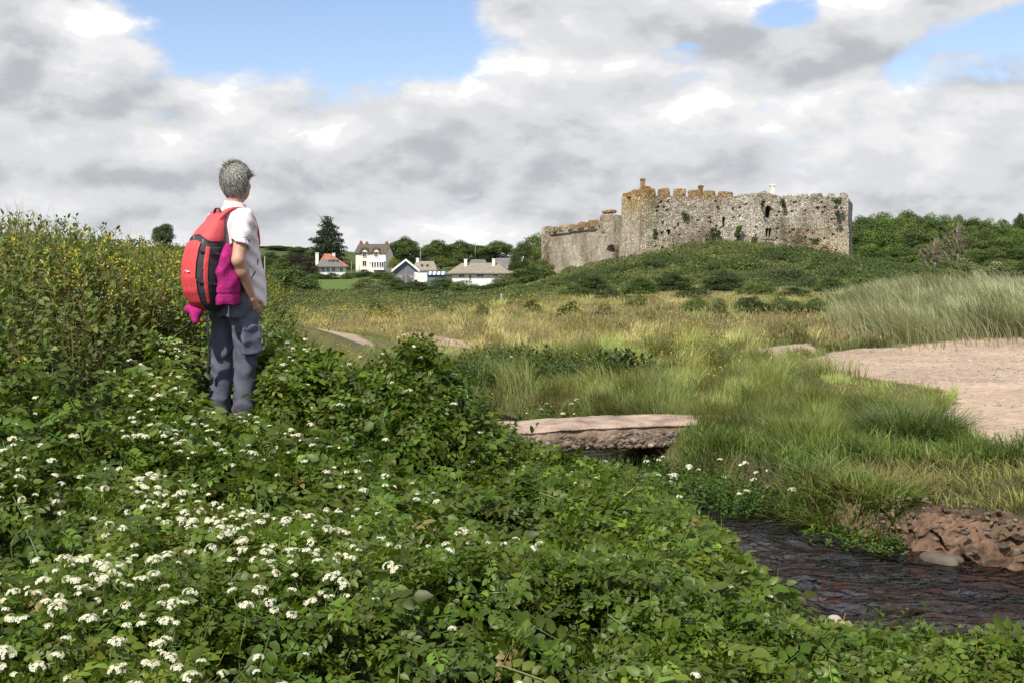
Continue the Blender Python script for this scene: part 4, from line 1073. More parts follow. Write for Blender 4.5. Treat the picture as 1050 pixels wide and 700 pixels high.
    h.chim(426.5, 265.2, 272, 2.8, 2.6, M_white); h.window(442, 279.6, 4, 2.6, 0)
    h = House('lean_to', 'low blue and white striped lean-to beside the long bungalow', 447, 285, 236)
    h.box('wall', 438, 457, 281.8, 294, 0, 2, M_clad)
    mb = MB(); mw = MB()
    for i in range(9):
        u = 437.5 + i * 2.2
        (mb if i % 2 == 0 else mw).prism([(h.X(u), -.4, h.Z(282)), (h.X(u + 2.2), -.4, h.Z(282)), (h.X(u + 2.2), 2.1, h.Z(279)), (h.X(u), 2.1, h.Z(279))], (0, 0, .1))
    mb.build('roof', colmat('blue_sheet', (.11, .15, .24), .5, 4, .1, 0), h.o); mw.build('roof_strips', M_trim, h.o)
    # long white bungalow
    h = House('long_bungalow', 'long white bungalow with hipped grey brown roof and two white chimneys', 490, 292, 230, R(-8))
    h.box('wall', 463, 519, 280, 302, 0, 7, M_white)
    h.hip('roof', 462, 520, 469.5, 509, 280, 269.6, 0, 7.4, M_brownroof, .7)
    h.box('sun_room', 519.2, 526, 280.4, 302, .8, 5, M_clad); h.hip('sun_room_roof', 519.4, 526.5, 521, 524.5, 280.4, 278.0, .8, 5, M_brownroof, .3)
    for u in (521, 523.4, 525.2): h.window(u, 284, 1.8, 4, .8, False)
    h.chim(475, 266.4, 277, 3, 2.6, M_white); h.chim(504.4, 266.0, 277, 3, 2.6, M_white)
    h.window(492.5, 282.6, 7.5, 3.2, 0); h.window(508.5, 282.4, 4.4, 2.8, 0); h.window(473, 283, 6, 3, 0); h.window(482, 284.2, 2.8, 5, 0, False)
    h.box('porch_post', 504.2, 506.2, 288, 297, -2.0, -1.6, M_white)
    # slate roofed house behind
    h = House('slate_house', 'house with grey slate roof and white bargeboard behind the long bungalow', 520, 284, 262, R(-14))
    h.box('wall', 506, 531, 274, 292, 0, 7, M_white)
    x0, x1 = h.X(504), h.X(533); ze, zr = h.Z(275.5), h.Z(264.4)
    MB().prism([(x0, -.3, ze), (x0, 3.5, zr), (x0, 7.3, ze)], (x1 - x0, 0, 0)).build('roof', M_slate, h.o)
    MB().prism([(x1 + .003, -.5, ze - .25), (x1 + .003, 3.5, zr - .05), (x1 + .003, 3.5, zr + .3), (x1 + .003, -.5, ze + .1)], (.12, 0, 0)).build('bargeboard', M_trim, h.o)
    h = House('slate_barn', 'low slate roof just showing over the bungalow ridge', 490, 276, 270)
    h.box('wall', 482, 498, 270, 284, 0, 5, M_white); h.hip('roof', 481.5, 498.5, 483, 497, 270.2, 266, 0, 5, M_slate, .2)
build_houses()

# poles and posts
def pole(px, top, base, d, r, label, cat='pole', name='utility_pole', arms=True):
    x, y, zt = at(px, top, d); zb = (HOR - base) / F * d
    mb = MB(); mb.tube([(0, 0, 0), (0, 0, zt - zb)], [r, r * .8], 8)
    if not arms: return mb.build(name, M_wood, None, True, loc=(x, y, zb), label=label, cat=cat)
    o = empty(name, (x, y, zb), 0, label=label, cat=cat); mb.build('shaft', M_wood, o, True)
    MB().box(-.7, .7, -.16, -.09, zt - zb - .45, zt - zb - .33).build('crossarm', M_wood, o)
    return o
pole(431.3, 254, 274, 300, .12, 'tall wooden utility pole behind the grey cottage')
pole(487.4, 249, 268, 345, .10, 'thin utility pole among the trees behind the bungalow')
pole(360.3, 268, 287, 280, .10, 'thin pole between the white bungalow and the cream house', arms=False)
pole(271.5, 263, 300, 150, .09, 'wooden post just right of the walker', cat='post', name='wooden_post', arms=False)
pole(514.2, 301, 322, 95, .10, 'weathered post leaning at the meadow edge', cat='post', name='wooden_post', arms=False)
pole(863.8, 295.5, 308, 70, .07, 'short fence post at the left end of the marram dune', cat='post', name='wooden_post', arms=False)
pole(1000, 285, 300, 60, .055, 'pale fence post standing on top of the marram dune', cat='post', name='wooden_post', arms=False)
# ------------------------------------------------------------------ foreground cress bed
def bed_top(x, y):
    """height of the leafy surface of the cress bed"""
    g = H(x, y)
    z = -.95 + .44 * (fbm(x / .62, y / .62, 201, 3) - .5) + .20 * (fbm(x / .28, y / .28, 202, 2) - .5)
    z = np.maximum(z, g + .38 + .16 * fbm(x / .5, y / .5, 203, 2))
    sd, side = stream_sd(x, y)
    xe = np.interp(y, [0, 3.4, 3.9, 4.15, 4.38, 4.63, 5.6, 6.75, 7.9, 8.8, 9.4], [5, 4.2, 2.8, 1.95, 1.42, 1.20, 1.15, 1.13, 1.05, .72, .2])
    inn = .92 * (xe - x)                                  # metres inside the edge of the bed; the cress grows out over the water
    w = inn + .30 * (fbm(x / .5, y / .5, 204) - .5)
    prof = np.interp(w, [-.4, -.1, .3, .8, 1.5, 2.3], [0, .10, .42, .58, .78, 1.0])
    z = -1.55 + (z + 1.55) * prof
    z = z + .50 * np.exp(-((x + .52) / .46) ** 2 - ((y - 6.9) / .6) ** 2) + .34 * np.exp(-((x + .9) / .75) ** 2 - ((y - 7.6) / .8) ** 2) + .10 * np.exp(-((x - .35) / .4) ** 2 - ((y - 6.2) / .5) ** 2)
    z = z + .12 * np.exp(-((x - 1.5) / .3) ** 2 - ((y - 4.35) / .3) ** 2)
    z = z - .19 * smooth(.0, .9, x) * smooth(5.0, 4.2, y)
    uu = 525 + F * x / y; wv = np.exp(-((uu - 236) / 36) ** 4) * smooth(5.0, 5.8, y) * smooth(8.0, 7.7, y); z = z + wv * (np.minimum(z, -.116 * y) - z)
    # trodden round the walker
    z = z - .10 * 2.6 * np.exp(-((x - PERSON[0] - .02) / .42) ** 2 - ((y - PERSON[1] + .45) / .75) ** 2)
    return z, inn

def bed_points(n, ymin=2.05, ymax=9.6):
    y = np.sqrt(rng.uniform(ymin ** 2, ymax ** 2, n)); x = rng.uniform(-1, 1, n) * (.50 * y + .25)
    z, inn = bed_top(x, y)
    bk = H(x, y)
    keep = (inn > -.16) & (rng.uniform(0, 1, n) < smooth(-.18, .15, inn)) & (bk < -1.0 + .22 * fbm(x / .6, y / .6, 205) + .45 * smooth(-2.2, -1.2, x) * smooth(6.0, 7.0, y)) & ~((y > 8.2) & (x > -.9 + .5 * (9 - y) * 0 + .4)) 
    gap = fbm(x / .55, y / .55, 206, 2)
    keep &= rng.uniform(0, 1, n) < .12 + .95 * smooth(.32, .52, gap)
    return x[keep], y[keep], z[keep], inn[keep]

def pinnate(LVt, npair, L, w0):      # compound leaf template made of leaflets
    Vs, Qs, Ts = [], [], []; n0 = 0
    lv, lq, lt = LVt
    def put(p, ang, s, tilt):
        nonlocal n0
        a, t = math.cos(ang), math.sin(ang)
        V = lv * s; V = np.stack([V[:, 0] * a + V[:, 1] * t, -V[:, 0] * t + V[:, 1] * a, V[:, 2] + tilt * V[:, 1]], 1) + p
        Vs.append(V); Qs.append(np.array(lq) + n0); Ts.append(np.array(lt) + n0); n0 += len(V)
    for i in range(npair):
        y = L * (.3 + .62 * i / npair); s = w0 * (1 - .12 * abs(i - npair * .45))
        for sg in (-1, 1): put(np.array([sg * .004, y + sg * .005, -.15 * y * y / L]), sg * R(62 - 8 * i), s, rng.uniform(-.35, .1))
    put(np.array([0, L * .93, -.12 * L]), 0, w0 * 1.2, -.2)
    st = np.array([(-.0012, 0, 0), (.0012, 0, 0), (.0012, L, -.12 * L), (-.0012, L, -.12 * L)]); Vs.append(st); Qs.append(np.array([(0, 1, 2, 3)]) + n0)
    return np.concatenate(Vs), np.concatenate(Qs), np.concatenate(Ts)

def build_bed():
    sc = Scatter()
    for (n, L, lw, np_) in ((15000, .075, .025, 2), (13000, .085, .028, 3), (11000, .055, .021, 2), (4500, .105, .033, 3)):
        for rep in range(2):
            tv, tq, tt = pinnate(leaf_t(rng.uniform(.55, .72), .2, .14), np_, L, lw)
            x, y, z, inn = bed_points(n * 2); m = len(x); grow = 1 + .5 * smooth(3.3, 5.6, y)
            dep = np.minimum(rng.exponential(.075, m), .36)
            P = np.stack([x, y, z - dep + .02], 1)
            a = rng.uniform(0, 2 * np.pi, m); f = np.stack([np.cos(a), np.sin(a), rng.normal(-.15, .45, m)], 1)
            up = np.array([-.05, -.22, 1.0]) + .55 * rng.normal(size=(m, 3))
            P -= f * L * .45 * grow[:, None]
            base = np.array([.052, .086, .009])
            tone = fbm(x / .6, y / .6, 211, 2)[:, None]
            col = (base * (1 - tone) + np.array([.096, .136, .015]) * tone) * np.exp(rng.normal(0, .30, m))[:, None] * (1 + rng.normal(0, .08, (m, 3)))
            dead = rng.uniform(0, 1, m) < .006; col[dead] = np.array([.20, .16, .05])
            sc.add(tv, tq, tt, P, basis(f, up), rng.uniform(.75, 1.3, m) * grow, col)
    # stems beneath the leaves
    x, y, z, inn = bed_points(14000); m = len(x); g = H(x, y)
    blades(sc, np.stack([x, y, np.maximum(g, -1.6)], 1), np.maximum(z - g - .03, .05), np.full(m, .007), rng.uniform(0, .12, m), rng.uniform(0, 6.28, m), vary((.09, .12, .035), m), vary((.08, .12, .03), m))
    bed = obj('cress_bed', sc.mesh('cress_bed', [M_leaf]), kind='stuff')
    return bed
build_bed()

# flower heads of the bed
M_stem = leafmat('stem_green', .6, .2)
def flower_proto(seed, n, r):
    rr = np.random.default_rng(seed); sc = Scatter()
    petal = np.array([(0, 0, 0), (-.0026, .0035, .0005), (.0026, .0035, .0005), (0, .0062, -.0004)])
    for i in range(n):
        u = rr.normal(size=3); u /= np.linalg.norm(u); u[2] = abs(u[2]) * .75 + .25; u /= np.linalg.norm(u)
        c = np.array([u[0] * r, u[1] * r, u[2] * r * .62]) * rr.uniform(.75, 1.05)
        a0 = rr.uniform(0, 6.28); k = 4
        ref = np.cross(u, (0.3, .9, .2)); ref /= np.linalg.norm(ref); q = np.cross(u, ref)
        F_ = np.array([ref * math.cos(a0 + j * 2 * math.pi / k) + q * math.sin(a0 + j * 2 * math.pi / k) + u * .25 for j in range(k)])
        sc.add(petal, SQ, None, np.repeat(c[None], k, 0), basis(F_, np.repeat(u[None], k, 0)), np.full(k, rr.uniform(.9, 1.25)), np.full((k, 3), .70) * np.array([1, .985, .90]))
        sc.add(petal * .35, SQ, None, np.repeat((c + u * .001)[None], 2, 0), basis(F_[:2], np.repeat(u[None], 2, 0)), np.ones(2), np.tile((.45, .42, .05), (2, 1)))
        b = c - u * .004                                        # pedicel to the stem
        sd = np.cross(u, (0, 0, 1.0)) + 1e-4; sd /= np.linalg.norm(sd)
        st = np.array([b - sd * .0006, b + sd * .0006, np.array([0, 0, -.028]) + sd * .0006, np.array([0, 0, -.028]) - sd * .0006])
        sc.raw(st, [(0, 1, 2, 3)], None, np.tile((.10, .15, .03), (4, 1)))
    if seed % 2 == 0:                                           # green buds on top
        for i in range(5):
            u = rr.normal(size=3); u[2] = abs(u[2]) + .6; u /= np.linalg.norm(u)
            sc.add(petal * .8, SQ, None, np.array([u * r * .55]), basis(np.array([u]), np.array([[1., 0, 0]])), np.ones(1), np.array([[.22, .26, .06]]))
    me = sc.mesh('flower_head', [M_flower])
    mb = MB(); mb.tube([(rr.normal(0, .02), rr.normal(0, .02), -.2), (rr.normal(0, .008), 0, -.1), (0, 0, -.022)], [.0022, .0019, .0014], 5, (.09, .13, .03))
    return me, mb.mesh('stem', [M_stem], True)
FPROTO = [flower_proto(i, n, r) for i, (n, r) in enumerate([(16, .017), (20, .021), (12, .013), (24, .024), (9, .011)])]

def flower_density(x, y):           # heads are thick at the lower left, sparse to the right
    u = 525 + F * x / y; z = -.9; v = HOR - F * z / y
    d = smooth(430, 240, u) * (.55 + .5 * smooth(470, 560, v)) + .22 * smooth(640, 420, u) + .03
    d = d * (.48 + .55 * smooth(.36, .60, fbm(x / .42, y / .42, 221, 2)))
    return d * smooth(405, 440, v)
def build_flowers():
    x, y, z, inn = bed_points(16000, 2.3, 8.6)
    k = (inn > .05) & (rng.uniform(0, 1, len(x)) < flower_density(x, y) * .52)
    x, y, z = x[k], y[k], z[k]
    vis = (np.abs(x) < .46 * y) & (y > 2.75)
    order = np.argsort(np.where(vis, y, y + 50)); x, y, z = x[order], y[order], z[order]
    n = min(290, int(vis.sum()))
    for i in range(n):
        me, st = FPROTO[i % 5]
        o = obj('white_flower', me, None, (x[i], y[i], z[i] + rng.uniform(.02, .06)), rng.uniform(0, 6.28), label='small domed cluster of white flowers standing above the green cress bed', cat='flower', group='white flower heads in the cress bed')
        o.scale = (rng.uniform(.6, .98),) * 3
        o.rotation_euler[0] = rng.normal(-.12, .2); o.rotation_euler[1] = rng.normal(0, .2)
        obj('stem', st, o)
    sc = Scatter()
    for j, i in enumerate(range(n, len(x))):
        me, _ = FPROTO[j % 5]; V = np.zeros(len(me.vertices) * 3, np.float32); me.vertices.foreach_get('co', V); V = V.reshape(-1, 3)
        C = np.zeros(len(V) * 4, np.float32); me.color_attributes['Col'].data.foreach_get('color', C)
        q = np.zeros(len(me.loops), np.int32); me.loops.foreach_get('vertex_index', q)
        s_ = rng.uniform(.65, 1.0); a = rng.uniform(0, 6.28); ca, sa = math.cos(a), math.sin(a)
        Vr = np.stack([V[:, 0] * ca - V[:, 1] * sa, V[:, 0] * sa + V[:, 1] * ca, V[:, 2]], 1)
        sc.raw(Vr * s_ + np.array([x[i], y[i], z[i] + .04]), q.reshape(-1, 4), None, C.reshape(-1, 4)[:, :3])
    if sc.V: obj('white_flowers', sc.mesh('white_flowers', [M_flower]), kind='stuff')
    print('FLOWERS', n, len(x))
build_flowers()

# ------------------------------------------------------------------ tall herbs on the left bank
def stalk_template(h, nl, L, w, seed, ang=55):
    rr = np.random.default_rng(seed); Vs, Qs, Ts, Cs = [], [], [], []; n0 = 0
    lv, lq, lt = leaf_t(w, .35, .2)
    bend = rr.normal(0, .12, 2)
    def sp(t): return np.array([bend[0] * h * t * t, bend[1] * h * t * t, h * t])
    for s in ((.003, 0), (0, .003)):
        V = []
        for t in (0, .5, 1.0):
            p = sp(t); V += [p - np.array([*s, 0]) * (1.2 - t * .6), p + np.array([*s, 0]) * (1.2 - t * .6)]
        Vs.append(np.array(V)); Qs.append(np.array([(0, 1, 3, 2), (2, 3, 5, 4)]) + n0); n0 += 6; Cs.append(np.tile((.13, .13, .045, .6), (6, 1)))
    for i in range(nl):
        t = .15 + .85 * (i + rr.uniform(0, .6)) / nl; a = i * 2.4 + rr.uniform(-.5, .5); e = R(ang - 60 * t * .5 + rr.uniform(-20, 20))
        f = np.array([[math.cos(a) * math.sin(e), math.sin(a) * math.sin(e), math.cos(e)]])
        Rm = basis(f, np.array([[0, 0, 1.0]]))[0]; s = L * (1.1 - .55 * t) * rr.uniform(.75, 1.2)
        Vs.append((lv * s) @ Rm.T + sp(t)); Qs.append(np.array(lq) + n0); Ts.append(np.array(lt) + n0); n0 += len(lv); Cs.append(np.tile((0, 0, 0, 0.), (len(lv), 1)))
    return np.concatenate(Vs), np.concatenate(Qs), np.concatenate(Ts), np.concatenate(Cs), sp(1.0)

def bank_pts(n, y0=5.2, y1=17):
    y = rng.uniform(y0, y1, n); x = rng.uniform(-1, 1, n) * 3.2 - 3.0 - .12 * (y - 8)
    g = H(x, y); u = 525 + F * x / y
    sd, side = stream_sd(x, y)
    k = (u > -60) & (u < np.interp(y, [8, 9.5, 12, 15], [345, 330, 292, 282])) & ~((np.abs(x - PERSON[0]) < .55) & (y < 7.7)) & (g > -1.05) & ((side < 0) & (sd > .2)) & (np.hypot(x - PERSON[0], y - PERSON[1]) > .33)
    k &= ~((g < -.98) & (y < 7.0) & (rng.uniform(0, 1, n) < .8))
    return x[k], y[k], g[k]

def build_bank():
    sc = Scatter()
    kinds = [(.50, 12, .085, .26, 55, (.165, .19, .04)), (.54, 16, .085, .26, 50, (.19, .205, .048)), (.42, 10, .10, .40, 65, (.095, .14, .03)), (.50, 13, .07, .32, 52, (.135, .17, .042)), (.36, 9, .09, .5, 70, (.078, .122, .027))]
    tops = []
    for q, (h, nl, L, w, ang, base) in enumerate(kinds):
        for rep in range(3):
            tv, tq, tt, tc, tip = stalk_template(h, nl, L, w, q * 10 + rep, ang)
            x, y, g = bank_pts(5200); m = len(x)
            u = 525 + F * x / y; v = HOR - F * (g + .3) / y
            patch = fbm(x / 1.1 + q * 3.3, y / 1.6, 231 + q, 2)
            up = smooth(-.6, 0., g)                                     # yellow green towards the crest
            wgt = smooth(.38, .58, patch) * (np.where(q in (0, 1, 3), .25 + .75 * up, 1.0 - .65 * up))
            k = rng.uniform(0, 1, m) < wgt * .55
            x, y, g = x[k], y[k], g[k]; m = len(x)
            a = rng.uniform(0, 6.28, m); f = np.stack([np.cos(a), np.sin(a), rng.normal(0, .1, m)], 1)
            upv = np.array([.0, -.08, 1.0]) + .38 * rng.normal(size=(m, 3))
            s = rng.uniform(.6, 1.15, m) * (1 - .25 * smooth(-.5, .1, g) * (q != 2))
            Rm = basis(np.cross(upv, np.cross(f, upv)), upv)
            col = vary(base, m, .25, .1)
            tan_ = rng.uniform(0, 1, m) < .07; col[tan_] = vary((.17, .13, .06), int(tan_.sum()))
            P = np.stack([x, y, g - .02], 1); sc.add(tv, tq, tt, P, Rm, s, col, tc)
            tops.append((P + np.einsum('nij,j->ni', Rm, tip) * s[:, None], np.full(m, q)))
    # low leaves and grass filling in below
    x, y, g = bank_pts(95000); m = len(x)
    P = np.stack([x, y, g + rng.uniform(.0, .36, m) * (1 - .3 * smooth(-.3, .1, g))], 1); nr = unit(m) * .6 + np.array([0, -.25, .9]); f = np.cross(nr, unit(m))
    t = fbm(x / .8, y / .8, 241, 2)[:, None]
    sc.add(LV, LQ, LT, P, basis(f, nr), rng.uniform(.028, .058, m), (np.array([.06, .10, .022]) * (1 - t) + np.array([.13, .145, .04]) * t) * np.exp(rng.normal(0, .25, m))[:, None])
    x, y, g = bank_pts(11000); m = len(x)
    blades(sc, np.stack([x, y, g], 1), rng.uniform(.25, .6, m), np.full(m, .006), rng.uniform(.05, .3, m), rng.uniform(0, 6.28, m), vary((.12, .135, .04), m), vary((.19, .18, .07), m))
    bank = obj('bank_herbage', sc.mesh('bank_herbage', [M_herb]), kind='stuff')
    # yellow and white blossom on the herbs
    T = np.concatenate([t[0] for t in tops]); Q = np.concatenate([t[1] for t in tops])
    u = 525 + F * T[:, 0] / T[:, 1]; v = HOR - F * T[:, 2] / T[:, 1]
    dens = np.exp(-((u - 110) / 90) ** 2 - ((v - 268) / 48) ** 2) * .38 + .03
    k = (rng.uniform(0, 1, len(T)) < dens * smooth(.36, .6, fbm(T[:, 0] / .5, T[:, 1] / .5, 251, 2)) * 1.3) & (v < 380)
    Y = T[k]; fl = Scatter(); n = 7
    for i in range(n):
        P = Y + rng.normal(0, .022, Y.shape) * np.array([1, 1, .8]); nr = unit(len(P)) + (0, -.2, .9)
        fl.add(SV, SQ, None, P, basis(np.cross(nr, unit(len(P))), nr), rng.uniform(.012, .022, len(P)), vary((.62, .50, .03), len(P), .2, .05))
    yf = obj('yellow_blossom', fl.mesh('yellow_blossom', [M_flower]), bank, kind='stuff')
    fl = Scatter(); dens = np.exp(-((u - 105) / 45) ** 2 - ((v - 305) / 16) ** 2) * .5 + .02 * (v > 300)
    k = rng.uniform(0, 1, len(T)) < dens; Y = T[k]
    for i in range(14):
        P = Y + rng.normal(0, .03, Y.shape) * np.array([1, 1, .25]); nr = unit(len(P)) * .4 + (0, -.2, .9)
        fl.add(SV, SQ, None, P, basis(np.cross(nr, unit(len(P))), nr), rng.uniform(.008, .014, len(P)), vary((.55, .52, .42), len(P), .15, .04))
    obj('white_blossom', fl.mesh('white_blossom', [M_flower]), bank, kind='stuff')
build_bank()

# ------------------------------------------------------------------ grass of meadow, stream bank and dune
def on_sand(x, y):
    s = np.zeros(len(x), bool)
    for p in SAND:
        wob = (fbm(x * .8, y * .5, 71) - .5); s |= inpoly(x + wob * .6, y + wob * 1.2, p)
    return s

def build_meadow():
    sc = Scatter()
    N = 620000
    # distance drawn so that each band of the picture gets its share
    d0, d1 = 9.0, 135.0
    t = rng.uniform(0, 1, N); y = 1 / (1 / d0 + (1 / d1 - 1 / d0) * t) * np.exp(rng.normal(0, .04, N))
    x = rng.uniform(-1, 1, N) * (.50 * y + 1.5)
    g = H(x, y); sd, side = stream_sd(x, y)
    lush = smooth(13.5, 9.5, y + 3 * (fbm(x / 2, y / 2, 301) - .5)) * smooth(7, 4, x)
    k = ~on_sand(x, y)
    k &= (sd > .12) & ~((side < 0) & (y < 11.0)) & ~((g > -1.0) & (x < -.5) & (y < 20))
    k &= ~((x > .27 * y + 1.2) & (y > 21.5) & (y < 62))
    k &= y < np.minimum(meadow_end(x) + 3, 128) - 8 * (fbm(x / 8, y / 8, 302) - .5)
    turf = inpoly(x, y, plan([(815, 385), (905, 388), (985, 402), (955, 420), (900, 425), (800, 410)], SANDZ))
    dens = .35 + .65 * smooth(.3, .6, fbm(x / 1.6, y / 2.2, 303, 3))
    k &= rng.uniform(0, 1, N) < np.where(turf, .6, dens)
    x, y, g, lush, turf = x[k], y[k], g[k], lush[k], turf[k]; n = len(x)
    tan = smooth(.36, .60, fbm(x / 7, y / 9, 304, 3)) * smooth(11.5, 20, y)
    tan = np.clip(tan + .25 * smooth(20, 60, y), 0, 1) * (1 - .8 * lush)
    bushy = smooth(.53, .64, fbm(x / 3.5 + 7, y / 5, 305, 2)) * smooth(14, 20, y)      # greener weeds among the grass
    gr = np.array([.085, .112, .028]); tn = np.array([.245, .205, .095]); gl = np.array([.095, .13, .030])
    c0 = gr * (1 - tan[:, None]) + np.array([.13, .125, .05]) * tan[:, None]; c1 = np.array([.12, .145, .045]) * (1 - tan[:, None]) + tn * tan[:, None]
    c0 = c0 * (1 - lush[:, None]) + gl * lush[:, None]; c1 = c1 * (1 - lush[:, None]) + np.array([.155, .185, .048]) * lush[:, None]
    c0 = c0 * (1 - bushy[:, None]) + np.array([.06, .09, .025]) * bushy[:, None]; c1 = c1 * (1 - bushy[:, None]) + np.array([.09, .12, .035]) * bushy[:, None]
    cs = .16 + .012 * y; ci, cj = np.floor(x / cs + .6 * fbm(x * 3, y * 3, 331)), np.floor(y / cs * .6); r1, r2, r3 = _hash(ci, cj, 7), _hash(ci, cj, 8), _hash(ci, cj, 9)
    e = (np.exp(rng.normal(0, .22, n)) * (.62 + .85 * r1))[:, None]; mixk = (.55 * r2 * (1 - .6 * lush) * smooth(9, 12, y))[:, None]
    c0 = c0 * (1 - mixk) + np.array([.13, .12, .05]) * mixk; c1 = c1 * (1 - mixk) + np.array([.24, .205, .10]) * mixk
    lf = .75 + .5 * fbm(x / 3, y / 4, 307, 3)[:, None]
    h = rng.uniform(.22, .62, n) * (.22 + .72 * fbm(x / 1.8, y / 1.8, 306, 3)); h = np.where(turf, h * .25, h) * (1 - .35 * lush) * (.55 + .9 * r3)
    h = np.where(bushy > .5, h * .8, h)
    w = np.maximum(.006, y * .00052) * rng.uniform(.7, 1.4, n)
    w = np.where(bushy > .5, w * 1.7, w)
    br = 1.58 - .66 * lush[:, None]; c0, c1 = c0 * br, c1 * br
    u_ = 525 + F * x / y; h = np.where((u_ > 280) & (u_ < 490) & (y > 12.5) & (y < 30), h * .42, h)
    blades(sc, np.stack([x, y, g - .01], 1), h, w, h * rng.uniform(.15, 1.0, n), r2 * 6.28 + rng.normal(0, .9, n), c0 * e * lf, c1 * e * lf, segs=(0, .5, 1.0))
    # seed heads on the taller straw
    kk = rng.uniform(0, 1, n) < .26 * tan * (y < 70); m = int(kk.sum())
    P = np.stack([x[kk], y[kk], g[kk] + h[kk] * rng.uniform(.85, 1.25, m)], 1)
    a = rng.uniform(0, 6.28, m); f = np.stack([np.cos(a) * .4, np.sin(a) * .4, np.ones(m)], 1)
    sc.add(SV, SQ, None, P, basis(f, unit(m)), np.stack([w[kk] * 1.6, np.full(m, .09), np.full(m, .1)], 1), vary((.25, .205, .11), m, .25))
    md = obj('meadow_grass', sc.mesh('meadow_grass', [M_grass]), kind='stuff')
    # yellow flowers scattered in the meadow
    fl = Scatter(); M = 9000
    t = rng.uniform(0, 1, M); yy = 1 / (1 / 11. + (1 / 110. - 1 / 11.) * t); xx = rng.uniform(-.28, .36, M) * yy
    u = 525 + F * xx / yy; gg = H(xx, yy); v = HOR - F * (gg + .45) / yy
    dn = np.exp(-((u - 700) / 45) ** 2 - ((v - 347) / 13) ** 2) * .8 + np.exp(-((u - 760) / 60) ** 2 - ((v - 405) / 12) ** 2) * .5 + np.exp(-((u - 360) / 70) ** 2 - ((v - 326) / 7) ** 2) * .6 + np.exp(-((u - 560) / 80) ** 2 - ((v - 312) / 6) ** 2) * .5 + .015
    kk = (rng.uniform(0, 1, M) < dn) & ~on_sand(xx, yy) & (yy < 100) & (gg < -.6)
    xx, yy, gg = xx[kk], yy[kk], gg[kk]
    for i in range(5):
        P = np.stack([xx, yy, gg + .48], 1) + rng.normal(0, .05, (len(xx), 3)); nr = unit(len(P)) + (0, -.3, .8)
        fl.add(SV, SQ, None, P, basis(np.cross(nr, unit(len(P))), nr), np.maximum(.016, yy * .0009) * rng.uniform(.7, 1.3, len(xx)), vary((.58, .48, .04), len(xx), .2, .05))
    obj('yellow_blossom', fl.mesh('yellow_blossom', [M_flower]), md, kind='stuff')
build_meadow()

def build_bank_grass():
    sc = Scatter(); N = 95000
    y = rng.uniform(6.2, 12.5, N); x = rng.uniform(.6, 7.2, N)
    g = H(x, y); sd, side = stream_sd(x, y)
    u = 525 + F * x / y
    k = (side > 0) & (sd > .02) & ~on_sand(x, y)
    dry = inpoly(x, y, plan([(860, 470), (960, 462), (1080, 470), (1080, 535), (930, 520), (850, 520)], -1.28))
    k &= rng.uniform(0, 1, N) < np.where(dry, .55, .25 + .75 * smooth(.3, .55, fbm(x / .6, y / .6, 311, 2)))
    k &= ~((u > 915) & (sd < .42) & (rng.uniform(0, 1, N) < .95))
    k &= ~((x > 1.2) & (x < 2.75) & (np.abs(y - 9.95) < .35) & (x < 1.45))
    x, y, g, dry, sd = x[k], y[k], g[k], dry[k], sd[k]; n = len(x)
    p = fbm(x / .9, y / .9, 312, 3)
    h = np.where(dry, rng.uniform(.04, .15, n), rng.uniform(.08, .25, n) * (.5 + 1.0 * p) * (.45 + .55 * smooth(.9, 1.6, np.hypot(x - 1.3, y - 9.6))))
    h = h * (1 - .6 * smooth(9.9, 10.8, y) * smooth(1.5, 2.5, x))
    gold = np.where(dry, .6, smooth(.5, .7, fbm(x / 1.1, y / 1.1, 313, 3)) * .7)[:, None]
    c0 = np.array([.060, .100, .020]) * (1 - gold) + np.array([.15, .13, .045]) * gold; c1 = np.array([.125, .180, .040]) * (1 - gold) + np.array([.22, .18, .07]) * gold
    ci, cj = np.floor(x / .2 + fbm(x * 3, y * 3, 333)), np.floor(y / .2); r1 = _hash(ci, cj, 27); h = h * (.6 + .8 * _hash(ci, cj, 28))
    e = (np.exp(rng.normal(0, .25, n)) * (.65 + .75 * r1))[:, None]
    over = smooth(.5, .12, sd)
    ang = np.where(rng.uniform(0, 1, n) < over * .8, -2.1 + rng.normal(0, .5, n), rng.normal(2.4, 1.4, n))
    blades(sc, np.stack([x, y, g - .01], 1), h, rng.uniform(.007, .014, n), h * (rng.uniform(.2, 1.5, n) + .7 * over), ang, c0 * e, c1 * e)
    obj('stream_bank_grass', sc.mesh('stream_bank_grass', [M_grass]), kind='stuff')
build_bank_grass()

def tussock(px, py, d, n, h, spread, base, tip, label, name='grass_tussock', lean=.9, ang=None, wid=.0105, z=None):
    x, y, _ = at(px, py, d); zz = float(H(x, y)) if z is None else z; sc = Scatter()
    r = spread * np.sqrt(rng.uniform(0, 1, n)); a = rng.uniform(0, 6.28, n)
    P = np.stack([r * np.cos(a), r * np.sin(a), H(x + r * np.cos(a), y + r * np.sin(a)) - zz - .02 if z is None else 0 * a], 1)
    hh = h * rng.uniform(.55, 1.1, n)
    blades(sc, P, hh, rng.uniform(.7, 1.3, n) * wid, hh * rng.uniform(.1, lean * 1.5, n) + .2 * r, (a if ang is None else ang) + rng.normal(0, .9, n), vary(base, n, .3), vary(tip, n, .3))
    return obj(name, sc.mesh(name, [M_grass]), None, (x, y, zz), label=label, cat='grass')
tussock(932, 465, 9.6, 1100, .40, .38, (.045, .075, .022), (.12, .15, .06), 'dark spiky sedge tussock beside the sand at the right')
tussock(872, 540, 7.35, 1300, .24, .34, (.06, .105, .02), (.16, .20, .05), 'large green grass tussock drooping over the stream', lean=1.1)
tussock(830, 520, 7.75, 1000, .26, .26, (.055, .10, .02), (.13, .18, .045), 'bright green grass clump at the left end of the stream bank', lean=1.2)
